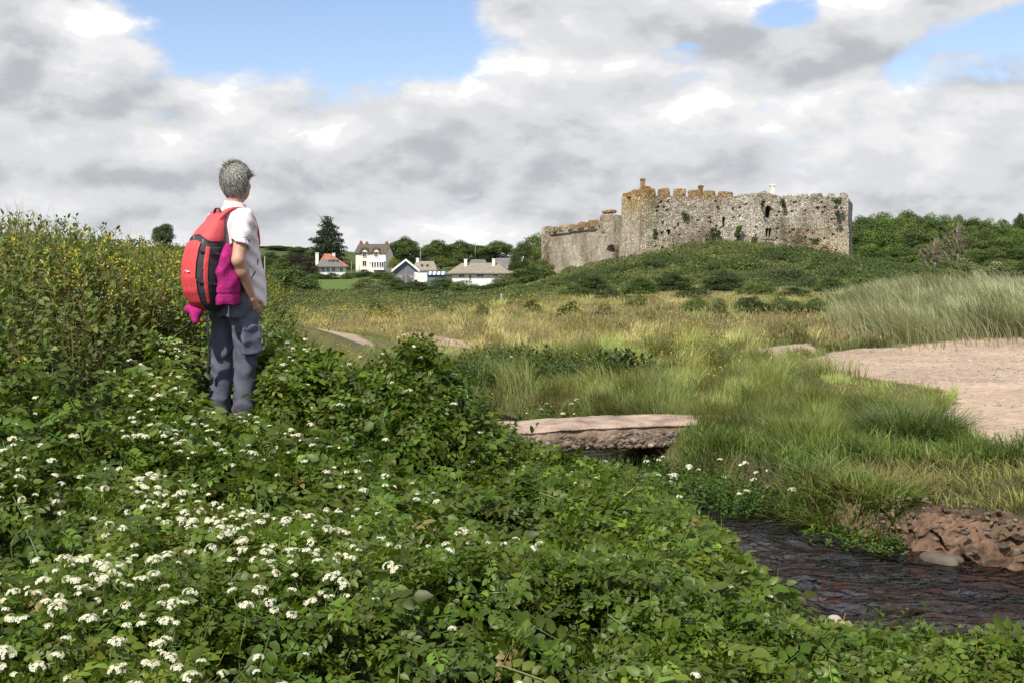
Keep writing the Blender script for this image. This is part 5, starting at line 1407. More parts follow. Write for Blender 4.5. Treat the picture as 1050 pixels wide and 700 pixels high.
tussock(905, 520, 7.6, 600, .22, .3, (.12, .12, .04), (.22, .17, .065), 'reddish straw coloured grass clump on top of the bank', lean=.8)
tussock(725, 465, 9.2, 700, .20, .32, (.06, .11, .02), (.13, .185, .04), 'fresh green grass clump at the right end of the stone slab')
tussock(790, 452, 9.9, 1000, .24, .42, (.06, .105, .02), (.13, .18, .04), 'bright grass clump right of the stone slab')
tussock(850, 450, 10.4, 900, .22, .4, (.07, .10, .022), (.14, .17, .045), 'green grass clump between the slab and the sedge tussock')

def build_marram():
    sc = Scatter(); N = 210000
    y = 1 / rng.uniform(1 / 60., 1 / 21.2, N); x = rng.uniform(5.2, 32, N)
    g = H(x, y)
    edge = smooth(0., 2.0, x - .262 * y + 1.0 * (fbm(x / 2, y / 2, 321) - .5)) * smooth(21.3, 23, y + 1.2 * (fbm(x / 1.5, y / 1.5, 322) - .5))
    k = (rng.uniform(0, 1, N) < edge * (.12 + .88 * smooth(.40, .6, fbm(x / 1.3, y / 1.3, 323, 2))) * 1.0) & (x < .5 * y + 3)
    x, y, g = x[k], y[k], g[k]; n = len(x)
    p = fbm(x / 2.2, y / 2.2, 324, 3)[:, None]
    c0 = np.array([.12, .145, .06]) * (1 - p) + np.array([.19, .18, .09]) * p; c1 = np.array([.235, .28, .175]) * (1 - p) + np.array([.38, .37, .25]) * p
    ci, cj = np.floor(x / .7 + fbm(x, y, 332)), np.floor(y / 1.1); r1 = _hash(ci, cj, 17); r2 = _hash(ci, cj, 18)
    e = (np.exp(rng.normal(0, .22, n)) * (.6 + .85 * r1))[:, None]
    h = rng.uniform(.4, .85, n) * (.5 + .8 * fbm(x / 1.5, y / 1.5, 325, 2))
    blades(sc, np.stack([x, y, g - .02], 1), h, np.maximum(.009, y * .00055) * rng.uniform(.7, 1.3, n), h * rng.uniform(.2, 1.0, n), np.pi + rng.normal(-.2, .6, n) + (r2 - .5) * 1.8, c0 * e, c1 * e)
    obj('marram_grass', sc.mesh('marram_grass', [M_grass]), kind='stuff')
build_marram()
# ------------------------------------------------------------------ smooth solids from distance fields
def surface_nets(Fv, org, h):
    nx, ny, nz = Fv.shape; neg = Fv < 0
    cs = np.zeros((nx - 1, ny - 1, nz - 1), np.int8)
    for a in (0, 1):
        for b in (0, 1):
            for c in (0, 1): cs += neg[a:nx - 1 + a, b:ny - 1 + b, c:nz - 1 + c]
    act = (cs > 0) & (cs < 8); I = np.argwhere(act); idx = -np.ones(act.shape, np.int64); idx[act] = np.arange(len(I))
    acc = np.zeros((len(I), 3)); cnt = np.zeros(len(I))
    corners = [(a, b, c) for a in (0, 1) for b in (0, 1) for c in (0, 1)]
    for p in corners:
        for ax in range(3):
            if p[ax]: continue
            q = list(p); q[ax] = 1
            f0 = Fv[I[:, 0] + p[0], I[:, 1] + p[1], I[:, 2] + p[2]]; f1 = Fv[I[:, 0] + q[0], I[:, 1] + q[1], I[:, 2] + q[2]]
            k = (f0 < 0) != (f1 < 0); t = np.where(k, f0 / np.where(f0 == f1, 1, f0 - f1), 0)
            e = np.array(p, float)[None].repeat(len(I), 0); e[:, ax] += t
            acc[k] += e[k]; cnt[k] += 1
    V = (I + acc / np.maximum(cnt, 1)[:, None]) * h + np.asarray(org)
    Q = []
    for ax in range(3):
        s0 = [slice(1, -1)] * 3; s0[ax] = slice(0, -1); s1 = [slice(1, -1)] * 3; s1[ax] = slice(1, None)
        a, b = neg[tuple(s0)], neg[tuple(s1)]
        E = np.argwhere(a != b)
        if not len(E): continue
        flip = a[tuple(E.T)]
        o = np.ones(3, int); o[ax] = 0; E = E + o
        u, v = [(1, 2), (2, 0), (0, 1)][ax]
        du = np.zeros(3, int); du[u] = 1; dv = np.zeros(3, int); dv[v] = 1
        c = [idx[tuple((E - du - dv).T)], idx[tuple((E - dv).T)], idx[tuple(E.T)], idx[tuple((E - du).T)]]
        q = np.stack(c, 1); q[~flip] = q[~flip][:, ::-1]; Q.append(q)
    return V, np.concatenate(Q)

class SDF:
    def __init__(s, lo, hi, h):
        s.lo, s.h = np.array(lo, float), h; n = np.ceil((np.array(hi) - lo) / h).astype(int) + 1
        g = [lo[i] + np.arange(n[i]) * h for i in range(3)]
        s.X, s.Y, s.Z = [a.astype(np.float32) for a in np.meshgrid(*g, indexing='ij')]
        s.F = np.full(s.X.shape, 9.0, np.float32)
    def un(s, d, k=.02):
        if k <= 0: s.F = np.minimum(s.F, d)
        else:
            t = np.clip(.5 + .5 * (s.F - d) / k, 0, 1); s.F = s.F * (1 - t) + d * t - k * t * (1 - t)
        return s
    def cut(s, d): s.F = np.maximum(s.F, -d); return s
    def cone(s, a, b, ra, rb, fl=None):
        a, b = np.array(a, float), np.array(b, float); d = b - a; L2 = d @ d
        px, py, pz = s.X - a[0], s.Y - a[1], s.Z - a[2]
        t = np.clip((px * d[0] + py * d[1] + pz * d[2]) / L2, 0, 1)
        return np.sqrt((px - t * d[0]) ** 2 + (py - t * d[1]) ** 2 + (pz - t * d[2]) ** 2) - (ra + (rb - ra) * t)
    def ell(s, c, r, rz=0, tilt=0):
        px, py, pz = s.X - c[0], s.Y - c[1], s.Z - c[2]
        if rz: px, py = px * math.cos(rz) + py * math.sin(rz), -px * math.sin(rz) + py * math.cos(rz)
        if tilt: py, pz = py * math.cos(tilt) + pz * math.sin(tilt), -py * math.sin(tilt) + pz * math.cos(tilt)
        k = np.sqrt((px / r[0]) ** 2 + (py / r[1]) ** 2 + (pz / r[2]) ** 2)
        return (k - 1) * min(r)
    def box(s, c, r, rd, rz=0):
        px, py, pz = s.X - c[0], s.Y - c[1], s.Z - c[2]
        if rz: px, py = px * math.cos(rz) + py * math.sin(rz), -px * math.sin(rz) + py * math.cos(rz)
        q = [np.abs(px) - r[0] + rd, np.abs(py) - r[1] + rd, np.abs(pz) - r[2] + rd]
        return np.sqrt(sum(np.maximum(e, 0) ** 2 for e in q)) + np.minimum(np.maximum(np.maximum(q[0], q[1]), q[2]), 0) - rd
    def loft(s, zs, cx, cy, rx, ry, p=2.3):     # stacked rounded sections along z
        z = s.Z; CX, CY, RX, RY = [np.interp(z, zs, v).astype(np.float32) for v in (cx, cy, rx, ry)]
        k = (np.abs((s.X - CX) / RX) ** p + np.abs((s.Y - CY) / RY) ** p) ** (1 / p)
        d = (k - 1) * np.minimum(RX, RY)
        return np.maximum(d, np.maximum(z - zs[-1], zs[0] - z))
    def mesh(s): return surface_nets(s.F, s.lo, s.h)

# ------------------------------------------------------------------ the walker
YAW = -R(45)
M_skin = colmat('skin', (.46, .265, .19), .55, 25, .08, .1, 150)
M_shirt = colmat('pale_pink_cotton', (.72, .63, .67), .85, 14, .05, .5, 16, bdist=.02)
M_trous = colmat('slate_blue_trousers', (.092, .096, .135), .85, 16, .14, .35, 20, bdist=.014)
M_hair = leafmat('grey_hair', .5, .1, .4)
M_shoe = colmat('brown_boot', (.07, .05, .04), .7, 20, .2, .2, 60)
M_eye = colmat('eye', (.05, .04, .035), .2, 5, .0, 0)
M_red = colmat('red_nylon', (.55, .058, .066), .62, 20, .12, .45, 24, bdist=.012)
M_red2 = colmat('dull_red_nylon', (.48, .07, .075), .7, 20, .10, .3, 120, bdist=.003)
M_char = colmat('charcoal_nylon', (.035, .036, .042), .75, 20, .2, .3, 120, bdist=.003)
M_fuch = colmat('fuchsia_fleece', (.29, .012, .12), .95, 30, .2, .6, 60, bdist=.012)
M_logo = colmat('white_print', (.72, .72, .72), .6, 5, 0, 0)
M_watch = colmat('dark_strap', (.03, .03, .03), .6, 5, .1, 0)

SH_R, EL_R, WR_R = (.185, -.045, 1.345), (.243, -.125, 1.075), (.200, .008, .842)
SH_L, EL_L, WR_L = (-.185, -.02, 1.345), (-.235, .0, 1.08), (-.20, .16, .88)
HEAD_YAW = R(17)
def hd(p):                           # head-space point -> body space
    x, y, z = p; c, s_ = math.cos(HEAD_YAW), math.sin(HEAD_YAW); return (c * x - s_ * y, .01 + s_ * x + c * y, z)

def build_person():
    px, py, pz = PERSON
    # body: one skin surface
    b = SDF((-.34, -.26, -.02), (.34, .30, 1.76), .0085)
    b.un(b.ell(hd((0, .005, 1.585)), (.076, .096, .112), HEAD_YAW), 0)
    b.un(b.ell(hd((0, .045, 1.525)), (.056, .060, .062), HEAD_YAW), .03)          # jaw
    b.un(b.cone(hd((0, .094, 1.585)), hd((0, .112, 1.558)), .012, .016), .012)    # nose
    b.un(b.ell(hd((0, .098, 1.528)), (.024, .012, .009), HEAD_YAW), .008)         # lips
    b.un(b.ell(hd((0, .088, 1.607)), (.05, .016, .012), HEAD_YAW), .012)          # brow
    for s_ in (-1, 1):
        b.un(b.ell(hd((s_ * .078, .0, 1.572)), (.012, .022, .034), HEAD_YAW), .008)
        b.un(b.ell(hd((s_ * .036, .074, 1.562)), (.026, .022, .02), HEAD_YAW), .015)
        b.cut(b.ell(hd((s_ * .031, .099, 1.588)), (.015, .012, .009), HEAD_YAW))
    b.un(b.cone((0, -.015, 1.36), (0, .008, 1.52), .062, .054), .03)
    b.un(b.loft([.80, .95, 1.08, 1.22, 1.34, 1.40], [0] * 6, [0, .01, .01, 0, -.01, -.015], [.165, .150, .145, .165, .17, .09], [.105, .095, .095, .105, .095, .06]), .03)
    for sh, e, w in ((SH_R, EL_R, WR_R), (SH_L, EL_L, WR_L)):
        b.un(b.cone(sh, e, .056, .042), .03)
        m = tuple(e[i] * .7 + w[i] * .3 for i in range(3))
        b.un(b.cone(e, m, .040, .042), .02); b.un(b.cone(m, w, .041, .027), .02)
    for s_, yo in ((1, .005), (-1, -.06)):
        b.un(b.cone((s_ * .09, 0, .86), (s_ * .092, yo + .015, .47), .085, .055), .03)
        b.un(b.cone((s_ * .092, yo + .015, .47), (s_ * .095, yo - .01, .09), .054, .036), .02)
        b.un(b.cone((s_ * .095, yo - .02, .05), (s_ * .105, yo + .13, .035), .036, .028), .02)
    V, Q = b.mesh(); parts = [(V, Q)]
    # hands: palm, four fingers of different length and a thumb
    for sg, wr, f, side in ((1, WR_R, np.array([-.16, .42, -.89]), np.array([.55, .8, .26])), (-1, WR_L, np.array([.15, .35, -.92]), np.array([-.6, .75, .2]))):
        f = f / np.linalg.norm(f); side = side - f * (side @ f); side /= np.linalg.norm(side)      # side: towards the thumb
        n = np.cross(f, side) * sg; wr = np.array(wr); fore = wr - np.array(EL_R if sg > 0 else EL_L); fore /= np.linalg.norm(fore)
        hh = SDF(wr - .13, wr + .13 + np.array([0, .06, -.02]), .0036) if False else SDF(np.minimum(wr - fore * .05, wr + f * .20) - .06, np.maximum(wr - fore * .05, wr + f * .20) + .06, .0036)
        hh.un(hh.cone(wr - fore * .05, wr, .0275, .0255), 0)
        P = lambda a, t, o=0: wr + f * a + side * t + n * o
        hh.un(hh.cone(P(.015, .004), P(.075, .016), .020, .016), .02); hh.un(hh.cone(P(.015, -.004), P(.072, -.022), .019, .014), .02)
        hh.un(hh.cone(P(.02, 0), P(.078, -.003), .018, .015), .02)
        for t, L, sp in ((.026, .068, .10), (.009, .076, .03), (-.009, .071, -.03), (-.026, .056, -.10)):
            a0 = P(.080, t * 1.0); d1 = f + side * sp - n * .18; d1 /= np.linalg.norm(d1); d2 = f + side * sp * .5 - n * .55; d2 /= np.linalg.norm(d2); d3 = f - n * .9; d3 /= np.linalg.norm(d3)
            k1 = a0 + d1 * L * .45; k2 = k1 + d2 * L * .32; k3 = k2 + d3 * L * .23
            hh.un(hh.cone(a0 - f * .015, k1, .0092, .0084), .004); hh.un(hh.cone(k1, k2, .0086, .0078), .003); hh.un(hh.cone(k2, k3, .0078, .0064), .003)
        t0 = P(.022, .020, -.004); t1 = P(.050, .048, -.014); t2 = P(.080, .056, -.022)
        hh.un(hh.cone(t0, t1, .013, .0105), .012); hh.un(hh.cone(t1, t2, .0102, .008), .004)
        parts.append(hh.mesh())
    VV = []; QQ = []; n0 = 0
    for v, q in parts: VV.append(v); QQ.append(q + n0); n0 += len(v)
    body = obj('person', mesh_np('person', np.concatenate(VV), np.concatenate(QQ), None, None, [M_skin]), None, (px, py, pz), YAW,
               label='grey haired walker in a pale pink shirt and slate trousers facing the castle', cat='person')
    body.scale = (.94, .94, 1)
    for s_ in (-1, 1):
        mb = MB(); c = np.array(hd((s_ * .031, .091, 1.588))); u = np.linspace(0, np.pi, 7)
        mb.tube([c + np.array((0, 0, .010 * math.cos(t))) for t in u], [max(.0008, .010 * math.sin(t)) for t in u], 10); mb.build('eye', M_eye, body, True)

    # hair: a cap of short tufts swept by the wind
    sc = Scatter(); n = 9000; u = unit(n * 2); hc = np.array(hd((0, -.004, 1.598)))
    front = u @ np.array(hd((0, 1, 0))) - .01
    k = ((front < .42) | (u[:, 2] > .50)) & (u[:, 2] > -.80 + .35 * (front > -.1)) & ~((front > .15) & (u[:, 2] < .38)); u = u[k][:n]; n = len(u)
    P = hc + u * np.array([.084, .104, .114])
    wind = np.array([.55, .25, .1]); tang = np.cross(u, np.cross(np.array([0, 0, -1.0]) + wind * 1.0, u)); d = u * rng.uniform(.02, .28, n)[:, None] + tang * 1.4 + rng.normal(0, .17, (n, 3))
    d += np.where((u[:, 2] < -.1)[:, None], np.array([0, 0, -.5]), 0)
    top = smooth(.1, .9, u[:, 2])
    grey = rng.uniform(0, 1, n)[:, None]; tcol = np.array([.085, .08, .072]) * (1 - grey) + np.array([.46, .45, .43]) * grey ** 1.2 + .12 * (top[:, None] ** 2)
    L = rng.uniform(.034, .060, n) * (1 - .12 * top)
    tv = np.array([(-.5, 0, 0), (.5, 0, 0), (-.42, .5, .05), (.42, .5, .05), (0, 1, -.08)]); tq = [(0, 1, 3, 2)]; tt = [(2, 3, 4)]
    sc.add(tv, tq, tt, P, basis(d, u + .3 * unit(n)), np.stack([L * 0 + .0045, L, L], 1), tcol)
    m = 60; a = hd((.07, .03, 1.63)); P = np.array(a) + rng.normal(0, .012, (m, 3)); d = np.array([.9, .45, .15]) + rng.normal(0, .25, (m, 3))     # lock blown forward
    sc.add(tv, tq, tt, P, basis(d, unit(m)), np.stack([np.full(m, .005), rng.uniform(.035, .06, m), np.full(m, .04)], 1), np.tile((.13, .12, .105), (m, 1)))
    hs = SDF((-.12, -.14, 1.47), (.12, .15, 1.74), .006); hs.un(hs.ell(hd((0, -.006, 1.600)), (.086, .106, .116), HEAD_YAW), 0)
    fx, fy = hd((0, 1, 0))[0], hd((0, 1, 0))[1] - .01
    plane = (hs.X * fx + (hs.Y - .01) * fy) * .85 - (hs.Z - 1.60) * .65 - .028; hs.F = np.maximum(np.maximum(hs.F, plane), 1.512 - hs.Z)
    v, q = hs.mesh(); sc.raw(v, q, None, np.tile((.10, .095, .085), (len(v), 1)))
    obj('hair', sc.mesh('hair', [M_hair]), body)

    # shirt: loose, short sleeves, collar, hem hanging over the hips
    s = SDF((-.36, -.26, .74), (.36, .32, 1.50), .0065)
    zz = [.775, .84, .95, 1.08, 1.22, 1.32, 1.375, 1.41, 1.425]
    s.un(s.loft(zz, [0] * 9, [.055, .05, .045, .025, .01, -.002, -.012, -.015, -.01], [.196, .194, .186, .178, .184, .192, .165, .098, .075], [.152, .152, .150, .138, .130, .120, .098, .075, .07], 2.25), 0)
    for sh, e in ((SH_R, EL_R), (SH_L, EL_L)):
        e2 = tuple(sh[i] + (e[i] - sh[i]) * .66 for i in range(3)); e3 = tuple(sh[i] + (e[i] - sh[i]) * .80 for i in range(3))
        s.un(s.cone(sh, e2, .070, .068), .045)
        s.cut(s.cone(tuple(sh[i] + (e[i] - sh[i]) * .62 for i in range(3)), e3, .058, .062))
        dd = np.array(e) - np.array(sh); dd /= np.linalg.norm(dd); pl = (s.X - e2[0]) * dd[0] + (s.Y - e2[1]) * dd[1] + (s.Z - e2[2]) * dd[2]
        lim = s.cone(sh, e, .10, .10); s.F = np.where((lim < 0) & (pl > .0) & (np.abs(s.X) > .16), np.maximum(s.F, pl), s.F)
    rN = np.sqrt(s.X ** 2 + (s.Y - 0.0) ** 2); col = np.maximum(np.abs(rN - .064 - .25 * np.maximum(0, 1.44 - s.Z)) - .009, np.abs(s.Z - 1.425 - .16 * (-s.Y)) - .026)
    s.un(col, .01)
    fold = .010 * (np.abs(np.sin(s.X * 19 + s.Y * 12 + s.Z * 10 + 1.6 * np.sin(s.Z * 11))) - .6) * np.clip((1.2 - s.Z) * 3, .2, 1) + .005 * np.sin(s.Z * 70 + s.X * 30 + s.Y * 45) * np.clip((np.abs(s.X) - .12) * 14, 0, 1)
    s.F = s.F + fold.astype(np.float32)
    s.cut(s.ell((0, .05, .755), (.182, .138, .10)))
    v, q = s.mesh(); obj('shirt', mesh_np('shirt', v, q, None, None, [M_shirt]), body)

    # trousers
    t = SDF((-.27, -.22, .02), (.27, .25, .98), .0065)
    t.un(t.loft([.72, .80, .90, .96], [0] * 4, [-.005, 0, .01, .01], [.182, .186, .170, .160], [.138, .138, .125, .118], 2.4), 0)
    for s_, yo in ((1, .012), (-1, -.055)):
        t.un(t.cone((s_ * .092, yo * .5, .80), (s_ * .094, yo + .018, .48), (.102 if s_ > 0 else .095), (.079 if s_ > 0 else .074)), .045)
        t.un(t.cone((s_ * .094, yo + .018, .48), (s_ * .097, yo - .006, .075), .077, .072), .02)
    t.un(t.box((.188, .012, .565), (.020, .070, .090), .012, R(-6)), .008)        # cargo pocket
    t.un(t.box((.194, .012, .645), (.019, .074, .020), .008, R(-6)), .004)
    fold = .0045 * np.sin(t.Z * 62 + t.X * 44 + 2.4 * np.sin(t.Y * 22 + t.Z * 9)) * np.exp(-((t.Z - .42) / .13) ** 2) + .005 * np.sin(t.Z * 75 + t.Y * 40 - t.X * 38) * np.exp(-((t.Z - .12) / .08) ** 2) + .004 * np.sin(t.Z * 46 - t.Y * 54 + t.X * 30) * np.exp(-((t.Z - .70) / .12) ** 2)
    fold = fold + .007 * (np.abs(np.sin(t.Z * 21 + t.X * 16 - t.Y * 10 + 2.2 * np.sin(t.Z * 8 + t.X * 9))) - .6) * np.clip(1.3 - np.abs(t.Z - .40) * 2.4, .3, 1)
    t.F = t.F + fold.astype(np.float32) + (.004 * np.sin(t.Z * 22 + t.X * 55)).astype(np.float32)
    v, q = t.mesh(); obj('trousers', mesh_np('trousers', v, q, None, None, [M_trous]), body)
    for s_, yo in ((1, .005), (-1, -.06)):
        g = SDF((s_ * .1 - .08, yo - .14, -.01), (s_ * .1 + .08, yo + .24, .15), .006)
        g.un(g.cone((s_ * .098, yo - .03, .05), (s_ * .112, yo + .15, .035), .05, .042), 0).un(g.cone((s_ * .097, yo - .02, .05), (s_ * .096, yo - .015, .13), .05, .052), .02); g.F = np.maximum(g.F, -.0 - g.Z + .0)
        v, q = g.mesh(); obj('boot', mesh_np('boot', v, q, None, None, [M_shoe]), body)
    return body
build_person()

def build_pack():
    px, py, pz = PERSON
    o = empty('backpack', (px, py, pz), YAW, label='red and charcoal backpack worn by the walker', cat='backpack'); o.scale = (.94, .94, 1)
    zs = [.685, .70, .74, .82, .92, 1.02, 1.12, 1.20, 1.27, 1.33, 1.375, 1.39]
    A = [.06, .09, .115, .133, .140, .140, .134, .130, .112, .088, .060, .03]; Y0 = [-.17, -.15, -.145, -.142, -.14, -.138, -.13, -.125, -.118, -.108, -.10, -.10]; Y1 = [-.23, -.265, -.315, -.352, -.368, -.362, -.340, -.305, -.252, -.195, -.146, -.12]
    zs = [1.39 - (1.39 - q) * .90 for q in zs]
    nz, na = 150, 160; Z = np.linspace(zs[0], zs[-1], nz)
    a, y0, y1 = (np.interp(Z, zs, v) for v in (A, Y0, Y1))
    for v in (a, y0, y1):
        for _ in range(6): v[1:-1] = (v[:-2] + 2 * v[1:-1] + v[2:]) / 4
    th = np.linspace(0, 2 * np.pi, na, endpoint=False); c, s_ = np.cos(th), np.sin(th); p = 2 / 2.7
    ex, ey = np.sign(c) * np.abs(c) ** p, np.sign(s_) * np.abs(s_) ** p
    X = a[:, None] * ex[None]; Yc = ((y0 + y1) / 2)[:, None] + ((y1 - y0) / 2)[:, None] * ey[None]     # ey = 1: outer side
    ZZ = np.repeat(Z[:, None], na, 1)
    rel = np.abs(X) / np.maximum(a[:, None], .01)
    # regions: 0 front panel, 1 dark stripe, 2 red edge, 3 dark side, 4 red hood
    out = ey[None] * np.ones((nz, 1)) > -.15
    edge = np.where(ey[None] > .0, rel, 2)
    w1 = .66 + .10 * (1.1 - ZZ) ; w2 = w1 + .25; zt = 1.215 - .05 * (rel ** 2)
    reg = np.full((nz, na), 3)
    reg[(ey[None] > .35) & (rel < 2)] = 2
    reg[(ey[None] > .30) & (rel > .88)] = 2
    reg[(ey[None] > .2) & (rel < w2)] = 1
    reg[(ey[None] > .2) & (rel < w1)] = 0
    hood = ZZ > zt + .025; reg[hood & (ey[None] > -.7)] = 4; reg[(ZZ > zt - .012) & (ZZ <= zt + .025) & (ey[None] > -.5)] = 1
    reg[ZZ < .80] = np.where(reg[ZZ < .80] == 0, 0, 3)
    # relief: stripe sunk, panel padded, seam up the middle
    nrm = np.stack([c[None] * np.ones((nz, 1)), s_[None] * -np.ones((nz, 1))], -1)
    off = np.where(reg == 0, .008 - .010 * np.exp(-((np.abs(X) - .035) / .006) ** 2), np.where(reg == 1, -.004, np.where(reg == 2, .004, 0.0)))
    X = X + off * nrm[..., 0]; Yc = Yc + off * nrm[..., 1]
    V = np.stack([X, Yc, ZZ], -1).reshape(-1, 3); i = np.arange(nz * na).reshape(nz, na); r = np.roll(i, -1, 1)
    Q = np.stack([i[:-1], r[:-1], r[1:], i[1:]], -1); Q = Q[..., ::-1]; fr = reg[:-1]
    for k, nm, m in ((3, 'main_compartment', M_char), (0, 'front_panel', M_red), (1, 'dark_stripe', M_char), (2, 'red_edge', M_red), (4, 'hood', M_red2)):
        q = Q[fr == k].reshape(-1, 4); use, inv = np.unique(q, return_inverse=True)
        vv, qq = V[use], inv.reshape(-1, 4); tt = None
        if k == 3:
            n0 = len(vv); vv = np.concatenate([vv, [V[:na].mean(0)]]); mp = {g: j for j, g in enumerate(use)}
            tt = [(n0, mp[j], mp[(j + 1) % na]) for j in range(na) if j in mp and (j + 1) % na in mp]
        if len(qq): obj(nm, mesh_np(nm, vv, qq, tt, None, [m]), o)
    # small white logo on the front panel
    yb = lambda z: float(np.interp(z, zs, Y1))
    mb = MB(); z0 = 1.005
    for k in range(4): mb.box(.012 + k * .0105, .012 + k * .0105 + .008, yb(z0) - .0145, yb(z0) - .006, z0 - .004, z0 + .004)
    mb.tube([(-.02, yb(z0) - .012, z0 - .007), (-.005, yb(z0) - .013, z0 + .006), (.01, yb(z0) - .012, z0 + .007)], .0022, 5); mb.build('logo', M_logo, o)
    # straps
    def ribbon(name, P, w, m, t=.006, side=None):
        P = np.array(P, float); k = 24; s0 = np.linspace(0, 1, len(P)); s1 = np.linspace(0, 1, k)
        C = np.stack([np.interp(s1, s0, P[:, j]) for j in range(3)], 1)
        for _ in range(4): C[1:-1] = (C[:-2] + 2 * C[1:-1] + C[2:]) / 4
        tg = np.gradient(C, axis=0); tg /= np.linalg.norm(tg, axis=1)[:, None]; sd = np.tile(np.array(side if side is not None else (1, 0, 0), float), (k, 1)); sd -= tg * (sd * tg).sum(1)[:, None]; sd /= np.linalg.norm(sd, axis=1)[:, None]
        nn = np.cross(tg, sd); ww = np.broadcast_to(np.asarray(w, float), (len(P),)); ww = np.interp(s1, s0, ww)[:, None] / 2
        V = np.concatenate([C - sd * ww - nn * t, C + sd * ww - nn * t, C + sd * ww + nn * t, C - sd * ww + nn * t]); Q = []
        for a_, b_ in ((0, 1), (1, 2), (2, 3), (3, 0)):
            for j in range(k - 1): Q.append((a_ * k + j, b_ * k + j, b_ * k + j + 1, a_ * k + j + 1))
        Q += [(0, k, 2 * k, 3 * k), (k - 1, 4 * k - 1, 3 * k - 1, 2 * k - 1)]
        return obj(name, mesh_np(name, V, Q, None, None, [m]), o)
    for s_ in (-1, 1):
        ribbon('shoulder_strap', [(s_ * .05, -.185, 1.315), (s_ * .068, -.128, 1.385), (s_ * .088, -.06, 1.418), (s_ * .105, .005, 1.408), (s_ * .12, .06, 1.368), (s_ * .13, .092, 1.28), (s_ * .135, .10, 1.18)], [.07, .062, .055, .052, .05, .048, .04], M_red2, .007)
        ribbon('webbing', [(s_ * .135, .102, 1.18), (s_ * .175, .06, 1.02), (s_ * .185, -.04, .9), (s_ * .14, -.15, .79)], .02, M_char, .003, (0, 1, 0) if False else (s_ * .3, .6, .7))
    ribbon('haul_loop', [(-.045, -.135, 1.375), (-.03, -.135, 1.405), (0, -.14, 1.412), (.03, -.135, 1.405), (.045, -.135, 1.375)], .016, M_char, .003, (0, 1, 0))
    ribbon('hip_strap', [(.05, -.25, .74), (.045, -.235, .62), (.01, -.20, .50), (-.03, -.19, .40), (-.05, -.18, .35)], .022, M_char, .003, (1, 0, 0))
    ribbon('hip_strap', [(-.06, -.27, .72), (-.10, -.30, .66), (-.16, -.33, .63), (-.21, -.34, .635)], .02, M_char, .003, (0, 1, 0))
    # zip round the front panel, its pulls, side compression straps with buckles
    mb = MB(); k = np.linspace(-1, 1, 21)
    zz = 1.235 - .05 * k ** 2; mb.tube([(float(np.interp(z, zs, A)) * .93 * q, float(np.interp(z, zs, Y1)) * .985 + .05 * abs(q) ** 4, z) for q, z in zip(k, zz)], .0045, 6); mb.build('zip', M_char, o, True)
    M_pull = colmat('grey_cord', (.32, .32, .33), .7, 20, .1, 0)
    for q in (-.25, .75):
        z = 1.235 - .05 * q * q; c = np.array([float(np.interp(z, zs, A)) * .93 * q, float(np.interp(z, zs, Y1)) * .985 + .05 * abs(q) ** 4 - .006, z])
        MB().tube([c, c + (.006, -.006, -.018), c + (.004, -.004, -.042)], .003, 5).build('zip_pull', M_pull, o, True)
    for z in (.93, 1.12):
        a_, y1_ = float(np.interp(z, zs, A)), float(np.interp(z, zs, Y1))
        ribbon('compression_strap', [(a_ * .80, y1_ * .955, z + .01), (a_ * .99, y1_ * .80, z), (a_ * 1.03, y1_ * .60, z - .01), (a_ * .98, -.15, z - .015)], .016, M_char, .002, (0, 0, 1))
        MB().box(a_ * .99, a_ * .99 + .010, y1_ * .80, y1_ * .80 + .026, z - .013, z + .012).build('buckle', M_pull if False else M_watch, o)
    return o
build_pack()

def build_jacket():
    px, py, pz = PERSON
    j = SDF((.04, -.36, .74), (.32, -.02, 1.22), .006)
    j.un(j.loft([.795, .82, .86, .90, 1.0, 1.08, 1.14, 1.18], [.185, .186, .186, .184, .178, .172, .165, .158], [-.165, -.165, -.165, -.165, -.16, -.155, -.15, -.145], [.050, .052, .050, .054, .050, .042, .030, .014], [.080, .084, .080, .084, .076, .062, .042, .02], 2.2), 0)
    j.un(j.cone((.215, -.15, .93), (.20, -.20, 1.09), .03, .024), .02)
    cz = j.Z * 9 + 1.5 * np.sin(j.Y * 17); fold = .008 * (np.abs(np.sin(cz * 2.1 + j.Y * 24)) - .6) * np.clip((j.Z - .88) * 10, 0, 1) * np.clip((1.16 - j.Z) * 8, 0, 1) + .0035 * np.sin(j.Y * 70 + j.Z * 14 + 2 * np.sin(j.Z * 13)) * np.clip((1.14 - j.Z) * 6, .2, 1) + .004 * np.sin(j.Z * 26 - j.Y * 40) * np.clip((j.Z - .90) * 10, 0, 1) + .004 * np.exp(-((j.Z - .862) / .006) ** 2)
    j.F = j.F + fold.astype(np.float32)
    v, q = j.mesh(); o = obj('fleece_jacket', mesh_np('fleece_jacket', v, q, None, None, [M_fuch]), None, (px, py, pz), YAW, label='fuchsia fleece jacket tucked between the walker and the backpack', cat='jacket'); o.scale = (.94, .94, 1)
    k = SDF((-.2, -.44, .60), (.1, -.2, .80), .006); k.un(k.cone((-.11, -.290, .765), (.0, -.28, .745), .030, .031), 0).un(k.cone((-.03, -.295, .74), (.0, -.305, .69), .027, .022), .03)
    k.F = k.F + (.002 * np.sin(k.X * 70 + k.Z * 60)).astype(np.float32)
    v, q = k.mesh(); obj('sleeve', mesh_np('sleeve', v, q, None, None, [M_fuch]), o)
build_jacket()
